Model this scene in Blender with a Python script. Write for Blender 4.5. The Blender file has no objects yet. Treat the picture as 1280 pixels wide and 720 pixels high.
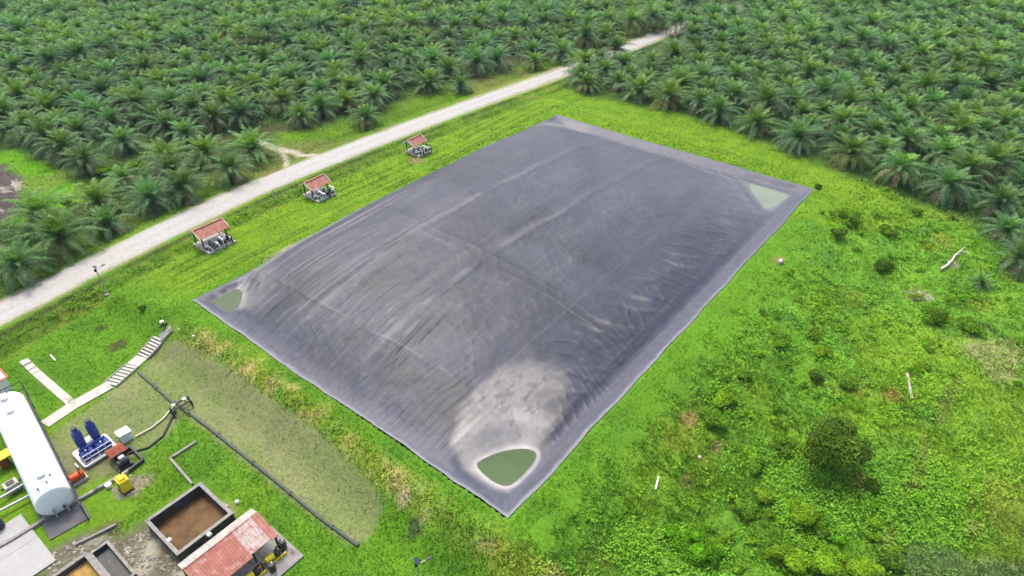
import bpy, math, random
import numpy as np
from mathutils import Vector, Matrix

S = bpy.context.scene
COL = S.collection
R = math.radians
random.seed(7)
RNG = np.random.default_rng(11)

# ------------------------------------------------------------------ camera
CAM_H, FPX, PITCH = 46.0, 840.0, R(36.0)
cd = bpy.data.cameras.new('camera')
cam = bpy.data.objects.new('camera', cd)
COL.objects.link(cam)
cam.location = (0, 0, CAM_H)
cam.rotation_euler = (R(90) - PITCH, 0, 0)
cd.sensor_width = 36.0
cd.lens = FPX / 1280.0 * 36.0
cd.clip_start, cd.clip_end = 0.5, 6000
S.camera = cam

# ------------------------------------------------------------------ light
SUN_EL, SUN_AZ = 64.0, 335.0          # azimuth measured clockwise from +Y
w = bpy.data.worlds.new('World')
S.world = w
w.use_nodes = True
nt = w.node_tree
sky = nt.nodes.new('ShaderNodeTexSky')
sky.sky_type = 'NISHITA'
sky.sun_disc = False
sky.sun_elevation = R(SUN_EL)
sky.sun_rotation = R(SUN_AZ)
sky.air_density = 1.0
sky.dust_density = 6.0
sky.ozone_density = 1.0
bg = nt.nodes['Background']
bg.inputs['Strength'].default_value = 0.15
nt.links.new(sky.outputs[0], bg.inputs[0])
sd = bpy.data.lights.new('sun', 'SUN')
sd.energy = 1.0
sd.angle = R(12)
sd.color = (1.0, 0.97, 0.92)
so = bpy.data.objects.new('sun', sd)
COL.objects.link(so)
so.rotation_euler = (R(90 - SUN_EL), 0, R(180 - SUN_AZ))
so.location = (0, 0, 80)
S.view_settings.view_transform = 'Standard'
S.view_settings.look = 'None'
S.view_settings.gamma = 1
S.view_settings.exposure = 0.92
S.cycles.max_bounces = 6
S.cycles.diffuse_bounces = 3
S.cycles.transparent_max_bounces = 4

# ------------------------------------------------------------------ site frame
AV = R(51.4)                           # the lagoon's long side
EV = np.array([math.cos(AV), math.sin(AV)])
EU = np.array([-math.sin(AV), math.cos(AV)])
N0 = np.array([-0.3, 32.2])
LU, LV = 46.0, 71.0


def uv_of(x, y):
    dx, dy = x - N0[0], y - N0[1]
    return dx * EU[0] + dy * EU[1], dx * EV[0] + dy * EV[1]


def W(u, v):
    p = N0 + EU * u + EV * v
    return float(p[0]), float(p[1])


def ss(a, b, x):
    t = np.clip((x - a) / (b - a), 0, 1)
    return t * t * (3 - 2 * t)


def _hash(ix, iy, seed):
    n = (ix.astype(np.int64) * 374761393 + iy.astype(np.int64) * 668265263 + seed * 974711) & 0x7fffffff
    n = ((n ^ (n >> 13)) * 1274126177) & 0x7fffffff
    n = (n ^ (n >> 16)) & 0xffff
    return n / 65535.0


def vnoise(x, y, seed=0):
    x = np.asarray(x, float); y = np.asarray(y, float)
    ix, iy = np.floor(x), np.floor(y)
    fx, fy = x - ix, y - iy
    fx = fx * fx * (3 - 2 * fx); fy = fy * fy * (3 - 2 * fy)
    a = _hash(ix, iy, seed); b = _hash(ix + 1, iy, seed)
    c = _hash(ix, iy + 1, seed); d = _hash(ix + 1, iy + 1, seed)
    return (a * (1 - fx) + b * fx) * (1 - fy) + (c * (1 - fx) + d * fx) * fy


def fbm(x, y, s, seed=0, o=4):
    t, amp, tot = 0, 1, 0
    for k in range(o):
        t = t + amp * vnoise(np.asarray(x) / s, np.asarray(y) / s, seed + k * 17)
        tot += amp; amp *= 0.55; s *= 0.5
    return t / tot                     # 0..1


def road_u(v):                          # centre line of the road, along the lagoon
    V_ = [-90, -40, -14, -5, 19, 45, 69, 89, 123, 260]
    U_ = [51, 58.5, 62.2, 63.2, 65.6, 64.7, 62.6, 60.5, 57.9, 49]
    v = np.asarray(v, float)
    return sum(np.interp(v + d, V_, U_) for d in (-9, -6, -3, 0, 3, 6, 9)) / 7


def hgt(x, y):
    x = np.asarray(x, float); y = np.asarray(y, float)
    u, v = uv_of(x, y)
    near = -2.6 * ss(1.6, 7.0, -v) * (1 - 0.6 * ss(50, 60, u))
    right = -2.2 * ss(3, 15, -u)
    left = -0.9 * ss(1.5, 7, u - LU)
    far = -0.9 * ss(2, 9, v - LV)
    z = np.minimum(np.minimum(near, right), np.minimum(left, far))
    bump = (fbm(x, y, 9, 3, 3) - 0.5) * ss(2, 9, -u) * 1.3
    z = z + bump * (1 - ss(40, 90, np.abs(v - 20)) * 0.5)
    # shallow ditches each side of the road
    ru = road_u(v)
    z = z - 0.45 * np.exp(-((u - ru + 6.2) / 0.8) ** 2) - 0.35 * np.exp(-((u - ru - 5.2) / 0.9) ** 2)
    z = z + 0.12 * (1 - ss(3.2, 4.6, np.abs(u - ru)))
    # the drain in the meadow at the right edge of the picture
    z = z - 0.7 * np.exp(-((u + 27.5 - 0.25 * (v - 30)) / 0.8) ** 2) * ss(10, 18, v) * (1 - ss(36, 44, v))
    # under the lagoon cover the basin falls away
    d = np.minimum(np.minimum(u, LU - u), np.minimum(v, LV - v))
    z = np.where(d > 0, np.minimum(z, 0) - np.minimum(np.maximum(d - .2, 0) * 3.0, 4.0), z)
    return z


def ray(px, py):
    dx, dy = (px - 640) / FPX, (360 - py) / FPX
    return np.array([dx, math.cos(PITCH) + dy * math.sin(PITCH), -math.sin(PITCH) + dy * math.cos(PITCH)])


def G(px, py, dz=0.0):                  # where that spot of the photograph meets the ground (+dz)
    r = ray(px, py); z = -1.0
    for _ in range(14):
        t = (z - CAM_H) / r[2]
        z = float(hgt(r[0] * t, r[1] * t)) + dz
    return float(r[0] * t), float(r[1] * t)


def GZ(px, py, z):
    r = ray(px, py); t = (z - CAM_H) / r[2]
    return float(r[0] * t), float(r[1] * t)


def UV(px, py, z):
    return uv_of(*GZ(px, py, z))


def pix(x, y, z):
    d = np.array([x, y, z - CAM_H])
    f = d[1] * math.cos(PITCH) - d[2] * math.sin(PITCH)
    up = d[1] * math.sin(PITCH) + d[2] * math.cos(PITCH)
    return 640 + FPX * d[0] / f, 360 - FPX * up / f


def hz(x, y):
    return float(hgt(x, y))


# ------------------------------------------------------------------ helpers
def mat(name, color=(0.5, 0.5, 0.5), rough=0.8, spec=0.3, metal=0.0, attr=None, noise=None, bump=None, sub=0.0):
    m = bpy.data.materials.new(name)
    m.use_nodes = True
    n, l = m.node_tree.nodes, m.node_tree.links
    b = n['Principled BSDF']
    b.inputs['Base Color'].default_value = (*color, 1)
    b.inputs['Roughness'].default_value = rough
    b.inputs['Specular IOR Level'].default_value = spec
    b.inputs['Metallic'].default_value = metal
    src = None
    if attr:
        a = n.new('ShaderNodeAttribute'); a.attribute_name = attr; src = a.outputs['Color']
    if noise:
        sc, lo, hi = noise[:3]
        tc = n.new('ShaderNodeTexCoord')
        tx = n.new('ShaderNodeTexNoise'); tx.inputs['Scale'].default_value = sc
        tx.inputs['Detail'].default_value = 6; tx.inputs['Roughness'].default_value = 0.65
        l.new(tc.outputs['Object'], tx.inputs['Vector'])
        mr = n.new('ShaderNodeMapRange')
        mr.inputs['From Min'].default_value = 0.3; mr.inputs['From Max'].default_value = 0.7
        mr.inputs['To Min'].default_value = lo; mr.inputs['To Max'].default_value = hi
        l.new(tx.outputs['Fac'], mr.inputs['Value'])
        mx = n.new('ShaderNodeMix'); mx.data_type = 'RGBA'; mx.blend_type = 'MULTIPLY'
        mx.inputs['Factor'].default_value = 1
        if src: l.new(src, mx.inputs['A'])
        else: mx.inputs['A'].default_value = (*color, 1)
        l.new(mr.outputs[0], mx.inputs['B'])
        src = mx.outputs['Result']
        if len(noise) > 3:              # dirt of another colour in patches
            tx2 = n.new('ShaderNodeTexNoise'); tx2.inputs['Scale'].default_value = noise[4]
            tx2.inputs['Detail'].default_value = 8
            l.new(tc.outputs['Object'], tx2.inputs['Vector'])
            mr2 = n.new('ShaderNodeMapRange')
            mr2.inputs['From Min'].default_value = noise[5]; mr2.inputs['From Max'].default_value = noise[5] + 0.12
            l.new(tx2.outputs['Fac'], mr2.inputs['Value'])
            m2 = n.new('ShaderNodeMix'); m2.data_type = 'RGBA'
            l.new(mr2.outputs[0], m2.inputs['Factor']); l.new(src, m2.inputs['A'])
            m2.inputs['B'].default_value = (*noise[3], 1)
            src = m2.outputs['Result']
    if src: l.new(src, b.inputs['Base Color'])
    if bump:
        tc = n.new('ShaderNodeTexCoord')
        tx = n.new('ShaderNodeTexNoise'); tx.inputs['Scale'].default_value = bump[0]; tx.inputs['Detail'].default_value = 5
        l.new(tc.outputs['Object'], tx.inputs['Vector'])
        bp = n.new('ShaderNodeBump'); bp.inputs['Strength'].default_value = bump[1]; bp.inputs['Distance'].default_value = bump[2]
        l.new(tx.outputs['Fac'], bp.inputs['Height']); l.new(bp.outputs[0], b.inputs['Normal'])
    if sub:
        tr = n.new('ShaderNodeBsdfTranslucent')
        if src: l.new(src, tr.inputs['Color'])
        else: tr.inputs['Color'].default_value = (*color, 1)
        ms = n.new('ShaderNodeMixShader'); ms.inputs[0].default_value = sub
        l.new(b.outputs[0], ms.inputs[1]); l.new(tr.outputs[0], ms.inputs[2])
        l.new(ms.outputs[0], n['Material Output'].inputs['Surface'])
    return m


def mesh_np(name, verts, faces_flat, sizes, material, cols=None, parent=None, smooth=False, link=True):
    """one mesh object from numpy arrays; cols = one colour per vertex"""
    me = bpy.data.meshes.new(name)
    me.vertices.add(len(verts)); me.vertices.foreach_set('co', np.asarray(verts, np.float32).ravel())
    faces_flat = np.asarray(faces_flat, np.int32); sizes = np.asarray(sizes, np.int32)
    me.loops.add(len(faces_flat)); me.loops.foreach_set('vertex_index', faces_flat)
    me.polygons.add(len(sizes))
    st = np.concatenate([[0], np.cumsum(sizes)[:-1]]).astype(np.int32)
    me.polygons.foreach_set('loop_start', st)
    if smooth: me.polygons.foreach_set('use_smooth', np.ones(len(sizes), bool))
    if cols is not None:
        ca = me.color_attributes.new('tint', 'FLOAT_COLOR', 'POINT')
        c = np.ones((len(verts), 4), np.float32); c[:, :3] = cols
        ca.data.foreach_set('color', c.ravel())
    me.update(calc_edges=True)
    if material: me.materials.append(material)
    o = bpy.data.objects.new(name, me)
    if link: COL.objects.link(o)
    if parent: o.parent = parent
    return o


def tag(o, label=None, cat=None, group=None, kind=None):
    if label: o['label'] = label
    if cat: o['category'] = cat
    if group: o['group'] = group
    if kind: o['kind'] = kind
    return o


def thing(name, label, cat, loc, rz=0.0, group=None):
    o = bpy.data.objects.new(name, None); COL.objects.link(o)
    o.empty_display_size = 0.3
    o.location = loc; o.rotation_euler = (0, 0, rz)
    return tag(o, label, cat, group)


def copy_tree(o, parent=None):
    c = o.copy(); COL.objects.link(c); c.parent = parent
    for ch in list(o.children): copy_tree(ch, c)
    return c


class MB:                               # collects shapes, builds ONE mesh
    def __init__(s): s.v, s.f = [], []

    def add(s, vs, fs):
        k = len(s.v); s.v += [tuple(p) for p in vs]; s.f += [tuple(i + k for i in f) for f in fs]; return s

    def box(s, c, d, rz=0.0, rx=0.0, ry=0.0, b=0.0):
        m = Matrix.Translation(c) @ Matrix.Rotation(rz, 4, 'Z') @ Matrix.Rotation(ry, 4, 'Y') @ Matrix.Rotation(rx, 4, 'X')
        x, y, z = d[0] / 2, d[1] / 2, d[2] / 2
        if b <= 0:
            vs = [m @ Vector((i * x, j * y, k * z)) for i in (-1, 1) for j in (-1, 1) for k in (-1, 1)]
            return s.add(vs, [(0, 1, 3, 2), (4, 6, 7, 5), (0, 4, 5, 1), (2, 3, 7, 6), (0, 2, 6, 4), (1, 5, 7, 3)])
        b = min(b, x * .45, y * .45, z * .45)      # chamfered box, lathed as rings
        rings = []
        for zz, o in ((-z, b), (-z + b, 0), (z - b, 0), (z, b)):
            X, Y = x - o, y - o
            rings.append([m @ Vector(p) for p in ((-X + b, -Y, zz), (X - b, -Y, zz), (X, -Y + b, zz), (X, Y - b, zz), (X - b, Y, zz), (-X + b, Y, zz), (-X, Y - b, zz), (-X, -Y + b, zz))])
        vs = [p for r in rings for p in r]
        fs = [tuple(range(7, -1, -1)), tuple(range(24, 32))]
        for r in range(3):
            for i in range(8): fs.append((r * 8 + i, r * 8 + (i + 1) % 8, r * 8 + 8 + (i + 1) % 8, r * 8 + 8 + i))
        return s.add(vs, fs)

    def tube(s, pts, r, n=8, cap=True):
        pts = [Vector(p) for p in pts]
        rs = r if isinstance(r, (list, tuple)) else [r] * len(pts)
        rings = []
        for i, p in enumerate(pts):
            if i == 0: t = pts[1] - p
            elif i == len(pts) - 1: t = p - pts[i - 1]
            else: t = (pts[i + 1] - p).normalized() + (p - pts[i - 1]).normalized()
            t.normalize()
            a = Vector((0, 0, 1)) if abs(t.z) < .9 else Vector((1, 0, 0))
            e1 = t.cross(a).normalized(); e2 = t.cross(e1)
            rings.append([p + (e1 * math.cos(2 * math.pi * k / n) + e2 * math.sin(2 * math.pi * k / n)) * rs[i] for k in range(n)])
        vs = [q for g in rings for q in g]; fs = []
        for i in range(len(rings) - 1):
            for k in range(n):
                fs.append((i * n + k, i * n + (k + 1) % n, i * n + n + (k + 1) % n, i * n + n + k))
        if cap: fs += [tuple(range(n - 1, -1, -1)), tuple(range((len(rings) - 1) * n, len(rings) * n))]
        return s.add(vs, fs)

    def lathe(s, prof, axis0, axis1, n=24):          # prof: (t along the axis in metres, radius)
        a0 = Vector(axis0); t = (Vector(axis1) - a0).normalized()
        return s.tube([a0 + t * p[0] for p in prof], [max(p[1], .002) for p in prof], n)

    def build(s, name, material, parent=None, smooth=False):
        me = bpy.data.meshes.new(name); me.from_pydata(s.v, [], s.f); me.update()
        me.materials.append(material)
        if smooth:
            for p in me.polygons: p.use_smooth = True
            try: me.set_sharp_from_angle(angle=R(40))
            except Exception: pass
        o = bpy.data.objects.new(name, me); COL.objects.link(o)
        if parent: o.parent = parent
        return o


def poly_sd(x, y, P):                   # signed distance, + inside
    P = np.asarray(P, float); d = np.full(np.shape(x), 1e9); ins = np.zeros(np.shape(x), bool)
    for i in range(len(P)):
        a, b = P[i], P[(i + 1) % len(P)]
        e = b - a; wx, wy = x - a[0], y - a[1]
        t = np.clip((wx * e[0] + wy * e[1]) / (e @ e + 1e-9), 0, 1)
        d = np.minimum(d, np.hypot(wx - e[0] * t, wy - e[1] * t))
        c = (a[1] > y) != (b[1] > y)
        with np.errstate(divide='ignore', invalid='ignore'):
            xx = a[0] + (y - a[1]) / (b[1] - a[1] if b[1] != a[1] else 1e-9) * e[0]
        ins ^= c & (x < xx)
    return np.where(ins, d, -d)


def line_d(x, y, P):
    d = np.full(np.shape(x), 1e9)
    for a, b in zip(P[:-1], P[1:]):
        a, b = np.asarray(a), np.asarray(b); e = b - a; wx, wy = x - a[0], y - a[1]
        t = np.clip((wx * e[0] + wy * e[1]) / (e @ e + 1e-9), 0, 1)
        d = np.minimum(d, np.hypot(wx - e[0] * t, wy - e[1] * t))
    return d


def PP(*pts): return [G(*p) for p in pts]


# ------------------------------------------------------------------ what grows or lies where (ground colours)
TERRACE = PP((178, 462), (196, 436), (222, 424), (300, 470), (390, 532), (474, 614), (480, 640), (462, 672), (440, 682), (232, 520))
TERR2 = PP((60, 545), (140, 490), (175, 462), (232, 516), (205, 548), (130, 592), (60, 590))
FOREST_R = PP((705, 92), (735, 118), (860, 140), (940, 170), (1010, 195), (1100, 232), (1190, 262), (1240, 290), (1290, 300), (1400, 300)) + [(400, 80), (400, 400), (60, 400), (52, 210)]
FOREST_L = PP((840, 30), (690, 84), (640, 96), (540, 112), (500, 140), (420, 158), (345, 165), (325, 205), (262, 236), (150, 290), (60, 345), (0, 372), (-150, 440)) + [(-300, 60), (-300, 400), (60, 400)]
CLEARING = PP((-40, 195), (20, 185), (70, 205), (108, 225), (118, 255), (60, 290), (10, 280), (-40, 290))
HEAP = PP((-60, 210), (0, 208), (22, 222), (28, 245), (16, 268), (0, 280), (-60, 280))
SIDE = PP((310, 172), (326, 178), (345, 186), (372, 192), (398, 196))
SIDE2 = PP((348, 187), (357, 197), (358, 206), (354, 218))
RUBBLE = PP((60, 690), (110, 668), (160, 672), (200, 655), (235, 700), (250, 740), (60, 760))
GREYPATCH = PP((1120, 690), (1140, 665), (1190, 680), (1260, 700), (1320, 690), (1320, 800), (1110, 800))
SCRUB = PP((215, 405), (300, 440), (400, 510), (520, 610), (660, 690), (720, 740), (640, 740), (600, 690), (530, 640), (490, 610), (400, 540), (310, 480), (230, 430))
TRACK = PP((1195, 478), (1165, 540), (1140, 610), (1105, 690), (1095, 740))
PLANTYARD = PP((60, 560), (130, 560), (180, 570), (180, 600), (100, 650), (60, 640))
DITCHR = PP((1228, 405), (1250, 420), (1290, 440))


def lerp(a, b, t): return a + (b - a) * np.asarray(t)[..., None]


def ground_rgb(x, y):
    x = np.asarray(x, float); y = np.asarray(y, float)
    u, v = uv_of(x, y)
    n1 = fbm(x, y, 14, 1); n2 = fbm(x, y, 5, 5); n3 = fbm(x, y, 1.6, 9, 3); n4 = fbm(x, y, 30, 31)
    c = np.zeros(x.shape + (3,))
    lawn, lime, deep = np.array([.105, .245, .016]), np.array([.145, .265, .014]), np.array([.062, .175, .016])
    straw, rust, olive = np.array([.42, .37, .14]), np.array([.24, .19, .035]), np.array([.15, .20, .03])
    c[:] = lawn
    c = lerp(c, deep, ss(.45, .7, n2) * .55)
    c = lerp(c, lime, ss(.5, .68, n1) * .55)
    # lime mown strip beyond the far edge and beside the huts
    farm = ss(-2, 3, v - LV + 1.5) * ss(-14, -8, u) + ss(0, 2, u - LU) * (1 - ss(-4, -2.5, u - road_u(v))) * ss(-4, 2, v)
    c = lerp(c, lime, np.clip(farm, 0, 1) * (.45 + .5 * ss(.3, .6, n3)))
    # the strip between huts and road is darker, weedy
    du_ = u - road_u(v)
    st = ss(-7.6, -6.2, du_) * (1 - ss(-3.6, -2.9, du_)) * ss(-40, -25, v)
    c = lerp(c, np.array([.10, .19, .018]), st * (.5 + .5 * ss(.4, .6, n2)))
    c = lerp(c, olive * 1.1, st * ss(.52, .7, n3) * .8)
    # mower and vehicle lines parallel to the lagoon
    for uu in (48.6, 49.6, 51.4, 53.6, 55.2):
        c = lerp(c, np.array([.05, .10, .012]), np.exp(-((u - uu - .35 * np.sin(v / 9)) / .26) ** 2) * .7 * ss(-2, 4, v) * ss(.30, .5, n2))
    # pale earth lip at the cover's left edge
    c = lerp(c, np.array([.34, .30, .20]), np.exp(-((u - LU - .75) / .45) ** 2) * ss(.46, .54, fbm(x, y, 4, 77, 2)) * ss(8, 14, v) * (1 - ss(60, 66, v)))
    # meadow on the right
    md = ss(3, 8, -u)
    c = lerp(c, lime * .95, md * ss(.42, .62, n1) * .6)
    c = lerp(c, rust, md * ss(.60, .76, fbm(x, y, 7, 41)) * .35)
    c = lerp(c, deep * 1.15, md * ss(.54, .68, fbm(x, y, 4.5, 52)) * .6)
    c = lerp(c, olive * 1.15, md * ss(26, 40, -u) * .5)
    c = lerp(c, c * 1.15 + np.array([.018, .02, .008]), md)
    # yellow scrub band along the near edge
    sd = poly_sd(x, y, SCRUB)
    k = ss(-1.2, 1.0, sd + (n3 - .5) * 2)
    c = lerp(c, np.array([.245, .31, .04]), k * .85)
    c = lerp(c, straw, k * ss(.48, .64, fbm(x, y, 1.9, 63, 3)) * .75)
    c = lerp(c, deep * 1.6, k * ss(.58, .70, fbm(x, y, 2.6, 66, 3)) * .6)
    # worn khaki terrace
    for P in (TERRACE, TERR2):
        k = ss(-.25, .2, poly_sd(x, y, P) + (n3 - .5) * .7)
        kk = lerp(np.zeros_like(c) + np.array([.180, .228, .078]), np.array([.225, .250, .105]), ss(.4, .65, n2))
        kk = lerp(kk, np.array([.12, .185, .04]), ss(.56, .7, n3) * .4)
        c = lerp(c, kk, k)
    # plant yard, rubble, heap
    c = lerp(c, np.array([.20, .19, .11]), ss(-.6, .6, poly_sd(x, y, PLANTYARD) + (n3 - .5) * 2) * .55 * ss(.38, .55, n2))
    k = ss(-1, .8, poly_sd(x, y, RUBBLE) + (n2 - .5) * 3)
    c = lerp(c, lerp(np.zeros_like(c) + np.array([.17, .145, .11]), np.array([.36, .33, .27]), ss(.5, .68, n3)), k * .9)
    k = ss(-.5, .8, poly_sd(x, y, GREYPATCH) + (n2 - .5) * 3)
    c = lerp(c, np.array([.13, .20, .075]), k * .8)
    # foot track through the meadow
    k = np.exp(-(line_d(x, y, TRACK) / .45) ** 2)
    c = lerp(c, np.array([.20, .17, .06]), k * .6 * ss(.3, .5, n3))
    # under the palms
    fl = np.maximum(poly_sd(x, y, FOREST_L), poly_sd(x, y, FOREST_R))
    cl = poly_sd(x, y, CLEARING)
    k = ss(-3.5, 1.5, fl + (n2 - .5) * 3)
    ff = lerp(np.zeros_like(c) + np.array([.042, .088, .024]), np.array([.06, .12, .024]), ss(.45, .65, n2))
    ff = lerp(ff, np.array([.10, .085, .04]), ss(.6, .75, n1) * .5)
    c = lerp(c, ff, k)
    vg = ss(-1, 1, u - road_u(v) - 3) * (1 - ss(9, 15, u - road_u(v))) * ss(-70, -60, v)
    c = lerp(c, lerp(np.zeros_like(c) + np.array([.15, .17, .045]), np.array([.10, .20, .015]), ss(.45, .6, n1)), vg * .85 * (1 - ss(3, 6, fl)))
    c = lerp(c, np.array([.12, .30, .012]), ss(-1, 2, cl) * .9)
    c = lerp(c, np.array([.15, .20, .04]), ss(-1, 2, cl) * ss(.52, .62, n2) * .6)
    k = ss(-1.4, .6, poly_sd(x, y, HEAP) + (n3 - .5) * 2.5)
    c = lerp(c, lerp(np.zeros_like(c) + np.array([.10, .085, .08]), np.array([.34, .31, .26]), ss(.52, .66, n2)), k)
    # gritty road edges and the side track
    rd = np.abs(u - road_u(v))
    k = (1 - ss(2.3, 2.9, rd + (n3 - .5) * .9))
    c = lerp(c, np.array([.36, .34, .25]), k * .9)
    c = lerp(c, np.array([.055, .065, .025]), np.exp(-((u - road_u(v) + 3.7) / .5) ** 2) * .8 * ss(.28, .5, n2))
    for P, wd in ((SIDE, 1.0), (SIDE2, .55)):
        c = lerp(c, np.array([.46, .43, .33]), (1 - ss(.3, 1.0, line_d(x, y, P) / wd + (n3 - .5) * .8)) * .95)
    c = lerp(c, np.array([.05, .075, .02]), np.exp(-(line_d(x, y, DITCHR) / .5) ** 2) * .8)
    # bare spots
    for (px, py, r_, col) in BARE:
        gx, gy = G(px, py)
        dd = np.hypot(x - gx, y - gy) / r_ + (n3 - .5) * 1.4
        c = lerp(c, np.array(col), (1 - ss(.5, 1.1, dd)) * .85)
    c = c * (0.70 + 0.36 * n3)[..., None] * (0.88 + .24 * n4)[..., None]
    return np.clip(c, .004, .9)


PALE, DUN, DK, EARTH = (.46, .42, .32), (.26, .21, .10), (.06, .10, .02), (.24, .16, .07)
BARE = [(1150, 370, 1.5, PALE), (1140, 374, 1.0, DUN), (1190, 330, .8, PALE), (975, 325, .9, EARTH), (865, 525, 1.1, (.36, .28, .10)),
        (895, 560, 1.0, DUN), (1075, 605, 1.1, (.22, .17, .05)), (1115, 495, .9, (.26, .22, .05)), (505, 620, .9, (.42, .36, .2)),
        (520, 660, .9, (.06, .10, .04)), (125, 412, .8, DK), (145, 433, .9, (.09, .09, .03)), (135, 660, 1.0, (.13, .12, .05)),
        (280, 640, 1.1, (.28, .24, .15)), (345, 215, 2.4, (.18, .16, .05)), (520, 200, 1.5, DUN), (165, 610, 1.4, (.32, .28, .20)),
        (1235, 440, 3.2, (.30, .32, .12)), (1250, 460, 2.5, (.26, .30, .10)), (1215, 660, .8, (.26, .22, .08)), (860, 600, .6, DUN)]

# ------------------------------------------------------------------ the ground: one sheet to the horizon


def axis(lo, hi, step, far):
    a = list(np.arange(lo, hi + 1e-6, step)); s = step
    while a[-1] < far: s *= 1.35; a.append(a[-1] + s)
    s = step
    while a[0] > -far: s *= 1.35; a.insert(0, a[0] - s)
    return np.array(a)


gx = axis(-95, 95, .45, 3000); gy = axis(18, 165, .45, 3000)
X, Y = np.meshgrid(gx, gy, indexing='xy')
Z = hgt(X, Y)
Z += np.where(uv_of(X, Y)[0] < -2, (fbm(X, Y, 1.2, 91, 2) - .5) * .22, 0)
V = np.stack([X.ravel(), Y.ravel(), Z.ravel()], 1)
nx, ny = len(gx), len(gy)
idx = np.arange(nx * ny).reshape(ny, nx)
Q = np.stack([idx[:-1, :-1], idx[:-1, 1:], idx[1:, 1:], idx[1:, :-1]], -1).reshape(-1, 4)
M_ground = mat('ground_cover_soil', rough=.95, spec=.1, attr='tint', noise=(3.0, .72, 1.22), bump=(9.0, .5, .12))
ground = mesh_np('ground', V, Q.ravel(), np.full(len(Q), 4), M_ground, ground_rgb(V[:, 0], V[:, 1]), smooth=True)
tag(ground, kind='structure')

# ------------------------------------------------------------------ the road
vv = np.arange(-75, 250, .5)
cols_n = 13
rv, rq = [], []
for i, v_ in enumerate(vv):
    wl = 2.35 - .010 * max(v_ - 30, 0) + (fbm(v_, 1.0, 3, 5) - .5) * .9
    wr = 2.35 - .010 * max(v_ - 30, 0) + (fbm(v_, 9.0, 3, 8) - .5) * .9
    for k in range(cols_n):
        t = k / (cols_n - 1)
        uu = float(road_u(v_)) - wr + (wl + wr) * t
        x_, y_ = W(uu, v_)
        rv.append((x_, y_, hz(x_, y_) + .035 + .05 * math.sin(math.pi * t) - (.06 if k in (0, cols_n - 1) else 0)))
for i in range(len(vv) - 1):
    for k in range(cols_n - 1):
        a = i * cols_n + k; rq.append((a, a + cols_n, a + cols_n + 1, a + 1))
rv = np.array(rv); ru_, rvv_ = uv_of(rv[:, 0], rv[:, 1])
off = ru_ - road_u(rvv_)
rc = np.zeros((len(rv), 3)) + np.array([.365, .365, .35])
rc = lerp(rc, np.array([.42, .42, .405]), np.exp(-((np.abs(off) - .95) / .45) ** 2) * .7)
rc = lerp(rc, np.array([.40, .38, .33]), ss(.45, .65, fbm(rv[:, 0], rv[:, 1], 3, 12)) * .5)
rc = lerp(rc, np.array([.38, .36, .27]), ss(1.8, 2.4, np.abs(off)) * .8)
M_road = mat('laterite_gravel', rough=.95, spec=.1, attr='tint', noise=(2.5, .85, 1.1), bump=(14, .3, .05))
road = mesh_np('road', rv, np.array(rq).ravel(), np.full(len(rq), 4), M_road, rc, smooth=True)
tag(road, kind='structure')

# ------------------------------------------------------------------ the lagoon cover
POOLS_PX = {'near': [(594, 580), (606, 573), (622, 566), (640, 562), (658, 561), (671, 566), (667, 578), (655, 592), (642, 604), (632, 608), (620, 604), (606, 594)],
            'left': [(261, 377), (272, 366), (287, 359), (300, 362), (304, 370), (298, 382), (288, 391), (274, 389)],
            'right': [(938, 226), (955, 227), (975, 233), (990, 239), (984, 247), (968, 258), (956, 262), (950, 252), (940, 240)]}
POOL_Z = {'near': -.70, 'left': -.40, 'right': -.70}
POOLS = {k: [tuple(np.clip(uv_of(*GZ(a, b, POOL_Z[k])), 1.5, (LU - .9, LV - 2.4))) for a, b in p] for k, p in POOLS_PX.items()}


def chaikin(P, n=2):
    for _ in range(n):
        Q_ = []
        for a_, b_ in zip(P, P[1:] + P[:1]):
            Q_ += [tuple(.75 * np.array(a_) + .25 * np.array(b_)), tuple(.25 * np.array(a_) + .75 * np.array(b_))]
        P = Q_
    return P


POOLS = {k: chaikin(P) for k, P in POOLS.items()}


def ridge(t): return (1 - np.abs(np.sin(t))) ** 2


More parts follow.
